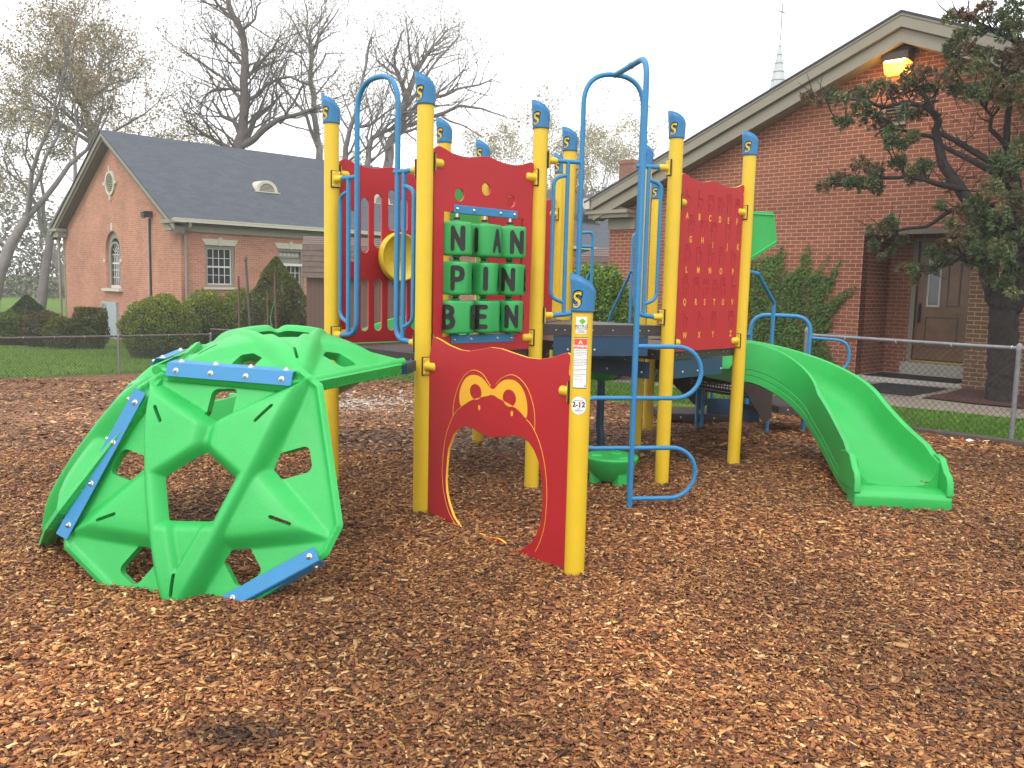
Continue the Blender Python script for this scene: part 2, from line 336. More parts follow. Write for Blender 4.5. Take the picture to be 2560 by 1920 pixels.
# wood chips: loose bark pieces lying over the bed (nobody could count them)
def chips():
    pal = np.array([(.035,.017,.011),(.08,.034,.017),(.135,.052,.022),(.19,.073,.027),(.265,.105,.034),(.36,.155,.048),(.47,.245,.085),(.57,.37,.16),(.26,.082,.030),(.20,.062,.027)])
    pr = np.array([.04,.08,.13,.16,.18,.16,.12,.045,.05,.035]); pr /= pr.sum()
    V, Fc, C = [], [], []; base = 0
    zones = ((1.2, 3.4, 8800, .92), (3.4, 5.2, 6200, 1.0), (5.2, 8, 3400, 1.25), (8, 12, 1400, 1.85), (12, 19, 420, 2.8))
    for y0, y1, dens, sc in zones:
        w0 = .66*y1 + 1.1; n = int(dens*(y1-y0)*2*w0*1.0)
        x = RNG.uniform(-w0, w0, n); y = RNG.uniform(y0, y1, n)
        k = np.abs(x) < .66*y + 1.0; x, y = x[k], y[k]
        k = np.array([in_mulch(a, b, -.1) for a, b in zip(x, y)]); x, y = x[k], y[k]; n = len(x)
        z = np.array([hgt(a, b) for a, b in zip(x, y)]) + .014
        L = RNG.gamma(4, .0045, n)*sc*.5 + .0035; W = L*RNG.uniform(.18, .55, n); T = RNG.uniform(.0010, .0030, n)*sc
        big = RNG.random(n) < .03; L[big] *= 1.7
        yaw = RNG.uniform(-math.pi, math.pi, n); pit = RNG.normal(0, .17, n); rol = RNG.normal(0, .26, n)
        z += RNG.random(n)**1.6*.017*min(sc, 1.6)
        cy, sy, cp, sp, cr, sr = np.cos(yaw), np.sin(yaw), np.cos(pit), np.sin(pit), np.cos(rol), np.sin(rol)
        ax = np.stack([cy*cp, sy*cp, sp], 1); ay = np.stack([-sy*cr + cy*sp*sr, cy*cr + sy*sp*sr, -cp*sr], 1); az = np.cross(ax, ay)
        c = np.stack([x, y, z], 1); loc = []
        for sz in (-1, 1):
            for sx, syy in ((-1,-1),(1,-1),(1,1),(-1,1)):
                jx = RNG.uniform(.7, 1.15, n)[:,None] if sz < 0 or True else 1; jw = RNG.uniform(.45, 1.1, n)[:,None]
                loc.append(c + ax*(L[:,None]*sx*jx) + ay*(W[:,None]*syy*jw) + az*(T[:,None]*sz))
        q = np.stack(loc, 1)                                    # n,8,3
        if sc > 1.8: q = q[:, 4:]; faces = np.array([(0,1,2,3)])
        else: faces = np.array([(4,5,6,7),(0,1,5,4),(1,2,6,5),(2,3,7,6),(3,0,4,7)])
        nv = q.shape[1]
        V.append(q.reshape(-1, 3)); ids = base + np.arange(n)[:,None,None]*nv + faces[None]
        Fc.append(ids.reshape(-1, 4)); base += n*nv
        wet = np.array([noise.noise(Vector((a*.8, b*.8, 9))) for a, b in zip(x, y)])
        col = pal[RNG.choice(len(pal), n, p=pr)]*RNG.uniform(.75, 1.3, (n, 1))*(1+.55*wet[:,None])
        # a damp stain in the very front
        d1 = np.exp(-(((x+.94)/.20)**2 + ((y-2.90)/.11)**2)**1.3) + .45*np.exp(-(((x-.02)/.16)**2 + ((y-2.98)/.06)**2)); col *= (1-.78*np.minimum(d1, 1))[:,None]
        sand = np.exp(-(((x+2.2)/1.0)**2+((y-12.8)/1.0)**2)); k2 = RNG.random(n) < sand*.9; col[k2] = np.array((.50,.44,.36))*RNG.uniform(.7, 1.1, (k2.sum(), 1))
        if sc > 1.2: col = col*.93
        C.append(np.repeat(col, nv, axis=0))
    V = np.concatenate(V); Fc = np.concatenate(Fc); C = np.concatenate(C)
    me = bpy.data.meshes.new('wood_chips'); me.vertices.add(len(V)); me.vertices.foreach_set('co', V.astype(np.float32).ravel())
    me.loops.add(Fc.size); me.loops.foreach_set('vertex_index', Fc.astype(np.int32).ravel())
    me.polygons.add(len(Fc)); me.polygons.foreach_set('loop_start', (np.arange(len(Fc))*4).astype(np.int32)); me.polygons.foreach_set('loop_total', np.full(len(Fc), 4, np.int32))
    at = me.color_attributes.new('Col', 'FLOAT_COLOR', 'POINT'); at.data.foreach_set('color', np.concatenate([C, np.ones((len(C), 1))], 1).astype(np.float32).ravel())
    me.update(calc_edges=True); me.materials.append(chipcol)
    o = link(bpy.data.objects.new('wood_chips', me)); tag(o, 'loose orange-brown wood chips covering the whole play area', 'wood chips', kind='stuff')
    print('chips', len(Fc))
chips()
def leaf_obj(name, P, D, size, cols, parent=None, aspect=.5, up=None):
    """many small leaf quads: P centres, D direction of the long axis, size half length"""
    n = len(P); D = D/np.maximum(np.linalg.norm(D, axis=1, keepdims=True), 1e-6)
    r = RNG.normal(size=(n, 3)); X = np.cross(D, r); X /= np.maximum(np.linalg.norm(X, axis=1, keepdims=True), 1e-6)
    s = np.asarray(size).reshape(-1, 1)*np.ones((n, 1))
    q = np.stack([P - D*s, P + X*s*aspect, P + D*s, P - X*s*aspect], 1).reshape(-1, 3)
    f = np.arange(n*4).reshape(-1, 4); c = np.repeat(cols, 4, axis=0)
    me = bpy.data.meshes.new(name); me.vertices.add(len(q)); me.vertices.foreach_set('co', q.astype(np.float32).ravel())
    me.loops.add(f.size); me.loops.foreach_set('vertex_index', f.astype(np.int32).ravel())
    me.polygons.add(n); me.polygons.foreach_set('loop_start', (np.arange(n)*4).astype(np.int32)); me.polygons.foreach_set('loop_total', np.full(n, 4, np.int32))
    at = me.color_attributes.new('Col', 'FLOAT_COLOR', 'POINT'); at.data.foreach_set('color', np.concatenate([c, np.ones((len(c), 1))], 1).astype(np.float32).ravel())
    me.update(calc_edges=True); me.materials.append(leafcol)
    o = bpy.data.objects.new(name, me)
    if parent: o.parent = parent
    return link(o)
# ================================================================== play structure
PO = dict(A=(-1.412,6.766), B=(-.619,5.974), C=(.172,6.767), D=(.375,4.752), E=(1.253,7.058), F=(2.044,7.85), G=(-.621,7.558),
          H=(.461,7.849), I=(1.252,8.641), J=(-.332,8.64), K=(.459,9.432), M=(1.541,9.723), N=(2.334,8.931))
PS = empty('play_structure', (.5, 7.3, 0))
tag(PS, 'large playground structure with yellow posts, red panels, blue rails and green slides', 'playground')
PS_inv = Matrix.Translation((-.5, -7.3, 0))
def part(name, mb_or_me, mats, M=None, parent=None, label=None):
    """part given in world coordinates, parented below the play structure"""
    if isinstance(mb_or_me, MB): me = mb_or_me.mesh(name)
    else: me = mb_or_me
    if M is not None: me.transform(M)
    me.transform(PS_inv); set_mats(me, mats)
    o = bpy.data.objects.new(name, me); o.parent = parent or PS
    if label: o['label'] = label
    return link(o)
def wrap_text(txt, size, r, az, z, bold=0.0, sx=1.0, dz=0.0, shear=0.0, tilt=0.0):
    """flat lettering laid round a cylinder: az = azimuth of its middle"""
    me = text_mesh(txt, size, 0, bold=bold, shear=shear)
    for v in me.vertices:
        x, y = v.co.x*sx, v.co.y; x, y = x*math.cos(tilt)-y*math.sin(tilt), x*math.sin(tilt)+y*math.cos(tilt)
        a = az + x/r; v.co = Vector((math.cos(a)*(r+dz), math.sin(a)*(r+dz), z + y))
    return me
def wrap_rect(mb, r, az, w_, z0, z1, mi=0, n=14, round_=0.0):
    vs = []; k = n+1
    for j in range(k):
        a = az + (j/n-.5)*w_/r; vs += [(math.cos(a)*r, math.sin(a)*r, z0), (math.cos(a)*r, math.sin(a)*r, z1)]
    mb.add(vs, [(2*j, 2*j+2, 2*j+3, 2*j+1) for j in range(n)], mi)
RP = .0565
def cap_mesh():
    mb = MB(); n = 36; hi = R(188); rings = []
    def top(a):
        q = .5 + .5*math.cos(a-hi); return .088 + .122*q**.50
    for t in (0, .06, .5, .8, 1.0):
        ring = []
        for j in range(n):
            a = 2*math.pi*j/n; q = .5+.5*math.cos(a-hi); r = .0635 + .004*t + .011*t*t*q
            ring.append((math.cos(a)*r, math.sin(a)*r, top(a)*t))
        rings.append(ring)
    for s_ in (.93, .82):
        rings.append([(x*s_, y*s_, z-(.004 if s_ > .9 else .012)) for x, y, z in rings[4]])
    rings.insert(0, [(x*.9, y*.9, z) for x, y, z in rings[0]])
    vs = [v for r_ in rings for v in r_]
    fs = [(i*n+j, i*n+(j+1)%n, (i+1)*n+(j+1)%n, (i+1)*n+j) for i in range(len(rings)-1) for j in range(n)]
    mb.add(vs, fs, 0, True); mb.add(rings[-1], [tuple(range(n))], 0)
    # S-shaped swirl logo: black outline painted in for the recess, yellow letter on top
    az = R(228)
    for dx, m_, bold, dz in ((-.006, 2, .010, .0012), (.004, 1, .002, .0024)):
        me = wrap_text('S', .115, .0655, az, .062, bold=bold, sx=.95, dz=dz, shear=.25, tilt=.1)
        
        for v in me.vertices:
            t_ = v.co.z/.15; a_ = math.atan2(v.co.y, v.co.x); q_ = .5+.5*math.cos(a_-hi); r_ = .0635+.004*t_+.011*t_*t_*q_ + .0008 + (.0010 if m_ == 1 else 0); a_ += dx*2.2; v.co.x, v.co.y = math.cos(a_)*r_, math.sin(a_)*r_
        b = len(mb.v); mb.v += [tuple(v.co) for v in me.vertices]
        for p in me.polygons: mb.f.append(tuple(b+i for i in p.vertices)); mb.m.append(m_); mb.sm.append(False)
    return mb
CAP = cap_mesh()
def clamp(parent, P, ang, z, L=.10, r=.031, dia=.0):
    """yellow clamp: gasket + plate on the post facing 'ang', stub with domed end holding a panel or a rail"""
    c, s_ = math.cos(ang), math.sin(ang)
    M = Matrix(((c, -s_, 0, P[0]), (s_, c, 0, P[1]), (0, 0, 1, z), (0, 0, 0, 1)))
    mb = MB()
    mb.obox(M @ Vector((RP-.002, 0, 0)), M.to_3x3() @ Vector((.006,0,0)), M.to_3x3() @ Vector((0,.041,0)), (0,0,.064), 1)
    mb.obox(M @ Vector((RP+.006, 0, 0)), M.to_3x3() @ Vector((.0065,0,0)), M.to_3x3() @ Vector((0,.036,0)), (0,0,.058), 0)
    prof = [(r*1.25, RP+.008), (r*1.05, RP+.022), (r, RP+.03), (r, RP+L-.02)] + [(r*math.cos(t), RP+L-.02+.022*math.sin(t)) for t in (R(25), R(50), R(70), R(88))]
    Mr = M @ Matrix.Rotation(R(90), 4, 'Y')
    mb.lathe(prof, 16, 0, Mr)
    for sy in (-1, 1):
        for sz in (-1, 1):
            mb.lathe([(.006, 0), (.006, .003), (.003, .0045)], 8, 2, M @ Matrix.Translation((RP+.012, sy*.026, sz*.046)) @ Matrix.Rotation(R(90), 4, 'Y'))
    return bevel(part('clamp', mb, [yellow, gasket, steel], parent=parent), .003, 1)
POSTS = {}
for k, (x, y) in PO.items():
    h = 1.52 if k == 'D' else (2.62 if k == 'M' else (2.62 if k == 'N' else 2.83))
    if k == 'N': h = 2.3
    mb = MB(); mb.lathe([(RP, hgt(x, y)-.15), (RP, h)], 28, 0, Matrix.Translation((x, y, 0)))
    POSTS[k] = part('post', mb, yellow, label='short yellow post carrying the warning stickers' if k == 'D' else None)
    cb = MB(); cb.v = list(CAP.v); cb.f = list(CAP.f); cb.m = list(CAP.m); cb.sm = list(CAP.sm)
    part('post_cap', cb, [blue_cap, yellow, black_letter], Matrix.Translation((x, y, h-.045)), parent=POSTS[k])
def ang(p, q): return math.atan2(PO[q][1]-PO[p][1], PO[q][0]-PO[p][0])
def cl(p, q, z, **kw): return clamp(POSTS[p], PO[p], ang(p, q), z, **kw)

# ---- decks
def deck(ids, z, th=.085):
    pts = [Vector((*PO[i], 0)) for i in ids]; c = sum(pts, Vector())/len(pts)
    poly = [tuple((p + (c-p).normalized()*.035)[:2]) for p in pts]
    mb = MB(); mb.prism(poly, z-th, z)
    n = len(poly)
    for i in range(n):      # pressed holes with bolts along the turned-down lip
        a, b = Vector((*poly[i], 0)), Vector((*poly[(i+1)%n], 0)); d = (b-a).normalized(); nn = Vector((d.y, -d.x, 0))
        for t in (.13, .2, .42, .58, .8, .87):
            p = a + (b-a)*t + nn*.0012 + Vector((0, 0, z-th*.5)); mb.obox(p, d*.013, nn*.001, (0,0,.007), 1)
            mb.obox(p + d*.004 + nn*.001, d*.006, nn*.001, (0,0,.004), 2)
    o = part('deck', mb, [black_deck, gasket, steel]); return o
deck('ABCG', 1.115); deck('CEH', 1.31); deck('CHG', 1.309); deck('GHJ', 1.308); deck('EFIH', 1.108); deck('HIKJ', 1.107); deck('INM', 1.106); deck('IMK', 1.105)
def skirt(p, q, z0, z1, a=.12, b=.9, off=-.03):
    M = frame(PO[p], PO[q]); L = (Vector(PO[q])-Vector(PO[p])).length
    mb = MB(); mb.box(L*a, L*b, z0, z1, off-.004, off)
    for t in (.25, .45, .78):
        if a < t < b: mb.lathe([(.011, 0), (.011, .003), (.005, .007)], 10, 1, Matrix.Translation((L*t, z0+.05, off)))
    o = part('support_plate', mb, [navy, steel], M); return bevel(o, .004, 1)
skirt('C', 'E', 1.06, 1.222, .14, .86); skirt('C', 'H', .96, 1.12, .2, .85, -.1); skirt('E', 'F', .865, 1.02, .13, .8); skirt('B', 'C', .88, 1.03, .1, .9)
skirt('H', 'I', .86, 1.0, .1, .9, .02); skirt('H', 'E', .86, 1.0, .15, .85, .0)

# ---- red panels
def panel(name, p, q, loops, z_ref=0, th=.019, off=0.0, rim=red_edge, label=None, flip=False):
    me = curve_mesh(loops, th/2-.0025, .0025)
    side_mat(me, 1)
    M = frame(PO[p], PO[q]) @ Matrix.Translation((0, 0, off))
    return part(name, me, [red, rim], M, label=label), M
def circle(cx, cy, r, n=28, ry=None): return [(cx + r*math.cos(2*math.pi*i/n), cy + (ry or r)*math.sin(2*math.pi*i/n)) for i in range(n)]
def slot(cx, z0, z1, r): 
    return [(cx + r*math.cos(R(a)), z1-r + r*math.sin(R(a))) for a in range(0, 181, 20)] + [(cx + r*math.cos(R(a)), z0+r + r*math.sin(R(a))) for a in range(180, 361, 20)]
def wavy_top(u0, u1, L, zt):        # the shared wave of all barrier panels, left to right
    w_ = [(0, .0), (.03, .025), (.07, .022), (.16, -.010), (.28, -.022), (.37, -.016), (.47, .006), (.53, .008), (.62, -.014), (.72, -.026), (.84, -.020), (.93, .004), (.975, .022), (1, .006)]
    return [(u0 + (u1-u0)*t, zt + dz) for t, dz in smooth_poly(w_, 2, False)]
def barrier(u0, u1, zb, zt):
    t = wavy_top(u0, u1, 0, zt); return [(u0+.01, zb), (u1-.01, zb)] + [(u1, zt-.085), (u1-.012, zt-.06), (u1-.002, zt-.03)] + t[::-1] + [(u0+.002, zt-.03), (u0+.012, zt-.06), (u0, zt-.085)]
# B-C: panel with the turning letter blocks
o, M = panel('letter_block_panel', 'B', 'C', [barrier(.075, 1.045, 1.125, 2.508), [(.165, 1.235), (.947, 1.235), (.947, 2.105), (.165, 2.105)],
      circle(.306, 2.224, .046), circle(.56, 2.286, .046), circle(.813, 2.222, .046)], label='red panel with nine green turning letter blocks')
LB = o
def trap_bar(z0, z1, u0, u1):
    mb = MB(); mb.box(u0, u1, z0, z1, .011, .017); mb.box(u0, u1, z0, z1, -.017, -.011)
    for t in (.05, .3, .72, .95):
        mb.lathe([(.013, 0), (.013, .002), (.011, .006), (.006, .0105), (.001, .012)], 12, 1, Matrix.Translation((u0+(u1-u0)*t, (z0+z1)/2, .017)))
    return bevel(part('axle_bar', mb, [blue, steel], M, parent=LB), .003, 1)
trap_bar(2.098, 2.155, .25, .876); trap_bar(1.185, 1.245, .243, .868)
# letters drawn as strokes with round ends
STR = {'N': [[(0,0),(0,1),(.62,0),(.62,1)]], 'I': [[(0,0),(0,1)]], 'A': [[(0,0),(.33,1),(.66,0)],[(.13,.35),(.53,.35)]],
       'P': [[(0,0),(0,1),(.3,1)],[(.3,1),(.5,.92),(.56,.72),(.5,.52),(.3,.44),(0,.44)]], 'B': [[(0,0),(0,1),(.3,1),(.46,.93),(.5,.76),(.42,.6),(.28,.53),(0,.53)],[(.28,.53),(.48,.47),(.56,.28),(.48,.08),(.3,0),(0,0)]],
       'E': [[(.5,1),(0,1),(0,0),(.5,0)],[(0,.52),(.42,.52)]], 'C': [[(.56,.82),(.4,.98),(.2,.98),(.04,.8),(0,.5),(.04,.2),(.2,.02),(.4,.02),(.56,.18)]]}
def rad3(a):     # rounded three-sided block
    return .118 + .013*math.cos(3*(a - R(0)))
def block(cx, z0, z1, rot, letters):
    mb = MB(); n = 48; zc = 0
    prof = [(.80, z0), (.93, z0), (.985, z0+.008), (1.0, z0+.02), (1.0, z1-.02), (.985, z1-.008), (.93, z1), (.80, z1)]
    rings = [[(math.cos(2*math.pi*j/n)*rad3(2*math.pi*j/n-rot)*s_, zz, math.sin(2*math.pi*j/n)*rad3(2*math.pi*j/n-rot)*s_) for j in range(n)] for s_, zz in prof]
    vs = [v for r_ in rings for v in r_]
    mb.add(vs, [(i*n+j, (i+1)*n+j, (i+1)*n+(j+1)%n, i*n+(j+1)%n) for i in range(len(prof)-1) for j in range(n)], 0, True)
    mb.add(rings[0], [tuple(range(n))]); mb.add(rings[-1], [tuple(range(n))[::-1]])
    for zz, s_ in ((z0-.012, 1), (z1, 1)):     # hub collars
        v = []; m_ = 16
        for h_ in (0, .014):
            v += [(math.cos(2*math.pi*j/m_)*.03, zz+h_, math.sin(2*math.pi*j/m_)*.03) for j in range(m_)]
        mb.add(v, [(j, m_+j, m_+(j+1)%m_, (j+1)%m_) for j in range(m_)] + [tuple(range(m_)), tuple(range(m_, 2*m_))[::-1]], 0, True)
    o = part('letter_block', mb, green_letter, M @ Matrix.Translation((cx, 0, .0)), parent=LB)
    if letters:
        H = .140; zb = (z0+z1)/2 - H/2; k = 0
        for ch, az in letters:       # az: azimuth in the panel plane, 90 deg = straight out
            lm = MB()
            wd = {'N': .62, 'I': 0, 'A': .66, 'P': .56, 'B': .56, 'E': .5, 'C': .56}[ch]
            for st in STR[ch]:
                pts = []
                for (x0, y0), (x1, y1) in zip(st[:-1], st[1:]):
                    for q in range(8): pts.append((x0+(x1-x0)*q/8, y0+(y1-y0)*q/8))
                pts.append(st[-1]); hw = .0175
                P2 = [Vector(((x-wd/2)*H*.86, y*H)) for x, y in pts]
                def onface(v, lift):
                    a = R(az) - v.x/.125; r_ = rad3(a-rot) + lift; return (math.cos(a)*r_, zb + v.y, math.sin(a)*r_)
                for i in range(len(P2)-1):
                    d = (P2[i+1]-P2[i]).normalized(); nn = Vector((-d.y, d.x))*hw; k += 1; lift = .0010 + .00004*k
                    ring = [P2[i]+nn, P2[i]-nn, P2[i+1]-nn, P2[i+1]+nn]; lm.add([onface(v, lift) for v in ring], [(0,1,2,3)])
                for v in P2: 
                    k += 1; lm.add([onface(v + Vector((math.cos(t), math.sin(t)))*hw, .0010+.00004*k) for t in [2*math.pi*i/12 for i in range(12)]], [tuple(range(12))])
            part('letter', lm, black_letter, M @ Matrix.Translation((cx, 0, .0)), parent=LB)
rows = [(1.805, 2.035), (1.532, 1.762), (1.262, 1.492)]
# tuples per block: letter, azimuth towards the viewer's side (90 = straight out of the panel; the camera looks from about 45 degrees left)
BL = [[(95, [('N', 129), ('B', 249)]), (140, [('I', 160), ('A', 72), ('P', 290)]), (80, [('N', 108), ('E', 228)])],
      [(115, [('P', 127), ('N', 7)]), (115, [('I', 126), ('A', 36)]), (130, [('N', 138), ('B', 24)])],
      [(160, [('B', 154), ('E', 50)]), (140, [('E', 137), ('P', 17)]), (118, [('N', 122), ('P', 2)])]]
for r_ in range(3):
    for c_ in range(3):
        block((.292, .556, .815)[c_], rows[r_][0], rows[r_][1], R(BL[r_][c_][0]), BL[r_][c_][1])
mb = MB()
for cx in (.292, .556, .815):
    mb.lathe([(.010, 0), (.010, .86)], 10, 0, M @ Matrix.Translation((cx, 1.24, 0)) @ Matrix.Rotation(R(-90), 4, 'X'))
    for z_ in (2.048, 1.77, 1.50, 1.246): mb.lathe([(.022, 0), (.022, .022)], 14, 1, M @ Matrix.Translation((cx, z_, 0)) @ Matrix.Rotation(R(-90), 4, 'X'))
part('axle', mb, [steel, gasket], parent=LB)
for z_ in (2.42, 1.22): cl('B', 'C', z_ if z_ > 2 else 1.2); cl('C', 'B', z_ if z_ > 2 else 1.21)
# A-G: slotted panel with the yellow wheel
def slots_ag():
    r = .0405; return [slot(.185, 1.88-.12, 2.16, r), slot(.305, 1.83, 2.265, r), slot(.431, 1.875, 2.305, r), slot(.570, 2.02, 2.35, r), slot(.692, 2.02, 2.30, r), slot(.815, 1.875, 2.265, r), slot(.935, 1.83, 2.2, r)] + \
        [slot(u, 1.21, 1.632, r) for u in (.185, .305, .437, .570, .692, .815, .935)]
o, MA = panel('slotted_panel', 'A', 'G', [barrier(.075, 1.045, 1.125, 2.515)] + slots_ag(), label='red slotted panel carrying a yellow wheel')
wm = MB()
wm.lathe([(.02, .028), (.03, .030), (.045, .020), (.07, .030), (.12, .042), (.16, .060), (.176, .085), (.186, .095), (.194, .092), (.198, .070), (.198, .040), (.17, .018), (.05, .012)], 48, 0, MA @ Matrix.Translation((.60, 1.81, .012)))
wm.lathe([(.022, .03), (.022, .045), (.010, .050)], 14, 1, MA @ Matrix.Translation((.60, 1.81, .012)))
part('wheel', wm, [yel_plastic, steel])
for z_ in (2.42, 1.2): cl('A', 'G', z_); cl('G', 'A', z_)
# J-K: plain panel at the back
panel('back_panel', 'J', 'K', [barrier(.075, 1.045, 1.12, 2.505)])
for z_ in (2.36, 1.2): cl('J', 'K', z_); cl('K', 'J', z_)
# E-F: alphabet panel with engraved signing hands
o, ME_ = panel('alphabet_panel', 'E', 'F', [barrier(.078, 1.042, 1.098, 2.505)], rim=core, label='red panel engraved with the alphabet')
lm = MB()
al = [('ABCDEF', 2.199, [.181, .358, .518, .672, .806, .944]), ('GH', 2.012, [.246, .419]), ('IJK', 1.981, [.579, .809, .983]), ('LMNOP', 1.765, [.204, .378, .555, .726, .919]),
      ('QRSTUV', 1.50, [.199, .364, .496, .645, .785, .936]), ('WXYZ', 1.224, [.224, .437, .649, .936])]
for s_, z_, us in al:
    for ch, u in zip(s_, us):
        me = text_mesh(ch, .068, 0, bold=.0016); add_mesh(lm, me, ME_ @ Matrix.Translation((u, z_, .0112)) @ Matrix.Diagonal((.78, 1.05, 1, 1)))
part('alphabet_lettering', lm, core, parent=o)
hm = MB(); rr = random.Random(5)
def groove_line(pts, M_, r_=.0009, mb_=hm, mi=0):
    mb_.tube([M_ @ Vector((x, y, .0106)) for x, y in pts], r_, 4, mi, smooth=False)
for s_, z_, us in al:
    for ch, u in zip(s_, us):
        zb = z_ + .055; hgt_ = rr.uniform(.13, .17); wd = rr.uniform(.030, .042); tl = rr.uniform(-.02, .02)
        pts = [(-wd*.6, 0), (-wd*.75, .05), (-wd, .075), (-wd*.95, .11)]
        nf = rr.choice([1, 2, 3, 4]); x = -wd
        for f_ in range(4):
            top = hgt_ if f_ < nf else .10 + rr.uniform(-.008, .01); x2 = x + wd*.5
            pts += [(x, top-.01), (x+wd*.12, top), (x2-wd*.12, top), (x2, top-.01), (x2, .095)]; x = x2
        pts += [(wd*1.25, .075), (wd*1.0, .05), (wd*.6, .04), (wd*.55, 0)]
        groove_line([(u + px + tl*py*4, zb + py) for px, py in pts], ME_)
        for q in range(3):
            a = rr.uniform(-wd, wd*.4); b_ = rr.uniform(.03, .10); groove_line([(u+a, zb+b_), (u+a+.012, zb+b_+.01), (u+a+.024, zb+b_-.004)], ME_)
        if rr.random() < .45:
            a = rr.uniform(-wd, 0); b_ = rr.uniform(.02, .07); groove_line([(u+a, zb+b_), (u+a+.018, zb+b_+rr.uniform(-.01, .012))], ME_ @ Matrix.Translation((0, 0, .0004)), .0009, hm, 1)
part('engraving', hm, [groove, wornline], parent=o)
for z_ in (2.30, 1.17): cl('E', 'F', z_); cl('F', 'E', z_-.01)
# B-D: crawl-through panel cut as a wide open mouth
top = [(.128, 1.20), (.125, 1.225), (.14, 1.243), (.165, 1.247), (.22, 1.235), (.32, 1.207), (.45, 1.184), (.55, 1.183), (.66, 1.200), (.777, 1.224), (.88, 1.222), (1.0, 1.205), (1.13, 1.188), (1.24, 1.188), (1.36, 1.210), (1.44, 1.236), (1.475, 1.243), (1.495, 1.232), (1.497, 1.20), (1.489, 1.17), (1.492, 1.12)]
mouth = [(.62, -.30), (.575, -.06), (.516, -.003), (.407, .067), (.355, .14), (.32, .216), (.310, .30), (.315, .382), (.322, .45), (.335, .52), (.391, .623), (.43, .662), (.495, .694), (.55, .701), (.60, .696), (.66, .682), (.73, .669), (.80, .668), (.87, .678), (.97, .703), (1.03, .716), (1.09, .716), (1.159, .694), (1.21, .655), (1.255, .594), (1.283, .51), (1.298, .42), (1.299, .31), (1.285, .22), (1.25, .15), (1.21, .095), (1.116, .025), (.98, -.02), (.90, -.30)]
o, MD = panel('crawl_panel', 'B', 'D', [[(.10, 1.12), (.10, -.38), (1.507, -.38), (1.503, 1.12)] + top[::-1], mouth[::-1]], rim=core, label='red crawl-through panel shaped as an animal face with an open mouth')
CP = o
ton = curve_mesh([smooth_poly([(.58, -.12), (.60, -.01), (.66, .022), (.74, .028), (.80, .018), (.86, .036), (.93, .040), (.985, .012), (1.02, -.12)], 2)], .007, .0025); side_mat(ton, 1)
part('tongue', ton, [red, core], MD @ Matrix.Translation((0, 0, .004)), parent=CP)
eye = smooth_poly([(.471, .815), (.455, .862), (.458, .915), (.480, .962), (.515, 1.005), (.565, 1.032), (.62, 1.040), (.68, 1.034), (.73, 1.010), (.765, .985), (.79, .970), (.815, .968), (.84, .985), (.875, 1.015), (.92, 1.038), (.985, 1.048), (1.04, 1.040), (1.09, 1.010), (1.125, .965), (1.143, .91), (1.145, .86), (1.136, .825), (1.09, .855), (1.047, .876), (.98, .895), (.90, .912), (.86, .918), (.83, .930), (.79, .932), (.76, .920), (.70, .908), (.632, .889), (.56, .862), (.51, .838)], 1)
e1 = curve_mesh([eye, circle(.632, .932, .062, 26, .050)[::-1], circle(.973, .932, .064, 26, .052)[::-1]], .0006)
part('eye_shape', e1, core, MD @ Matrix.Translation((0, 0, .0112)), parent=CP)
gm = MB()
for ln in (smooth_poly([(.388, .748), (.386, .80), (.396, .849), (.425, .92), (.466, .985), (.525, 1.042), (.596, 1.070), (.66, 1.066), (.71, 1.048), (.75, 1.015), (.783, .985)], 1, False),
           smooth_poly([(.835, 1.00), (.865, 1.03), (.91, 1.055), (.985, 1.078), (1.05, 1.068), (1.10, 1.042), (1.145, 1.005), (1.18, .95), (1.203, .90), (1.214, .84), (1.213, .769)], 1, False),
           smooth_poly([(.44, .02), (.35, .09), (.295, .20), (.273, .30), (.272, .40), (.283, .50), (.305, .60), (.345, .68), (.388, .748), (.44, .795), (.49, .824), (.56, .862)], 2, False),
           smooth_poly([(1.136, .825), (1.18, .800), (1.216, .765), (1.265, .70), (1.30, .62), (1.325, .53), (1.338, .43), (1.337, .33), (1.325, .22), (1.295, .13), (1.25, .05)], 2, False)):
    gm.tube([MD @ Vector((x, y, .0102)) for x, y in ln], .0022, 5)
part('engraved_line', gm, core, parent=CP)
nm = MB()
for u, z_ in ((.672, .836), (1.0, .842)): add_mesh(nm, curve_mesh([circle(u, z_, .012, 14, .017)], .0006), MD @ Matrix.Translation((0, 0, .0112)))
part('nostril', nm, core, parent=CP)
cl('B', 'D', 1.045, L=.115); cl('D', 'B', 1.03, L=.10)
# stickers on the short post D
x, y = PO['D']; Td = Matrix.Translation((x, y, 0)); azc = math.atan2(-y, -x) - .10
mb = MB(); wrap_rect(mb, RP+.0012, azc, .060, 1.360, 1.450)
st = part('logo_sticker', mb, white_st, Td, parent=None)
tm = MB()
for txt, sz, z_, b_ in (('METRO', .0235, 1.398, .0), ('RECREATION', .0105, 1.385, 0), ('OUTDOOR FUN', .0052, 1.374, 0), ('301-555', .0062, 1.367, 0)):
    if txt in ('OUTDOOR FUN', '301-555'): continue
    add_mesh(tm, wrap_text(txt, sz, RP+.0018, azc, z_, dz=.0004, bold=b_), Td)
for z_ in (1.375, 1.368): wrap_rect_m = MB(); wrap_rect(wrap_rect_m, RP+.002, azc, .040, z_-.0012, z_+.0012); tm.add([Td @ Vector(v) for v in wrap_rect_m.v], wrap_rect_m.f)
part('sticker_text', tm, gasket, parent=st)
gm = MB()
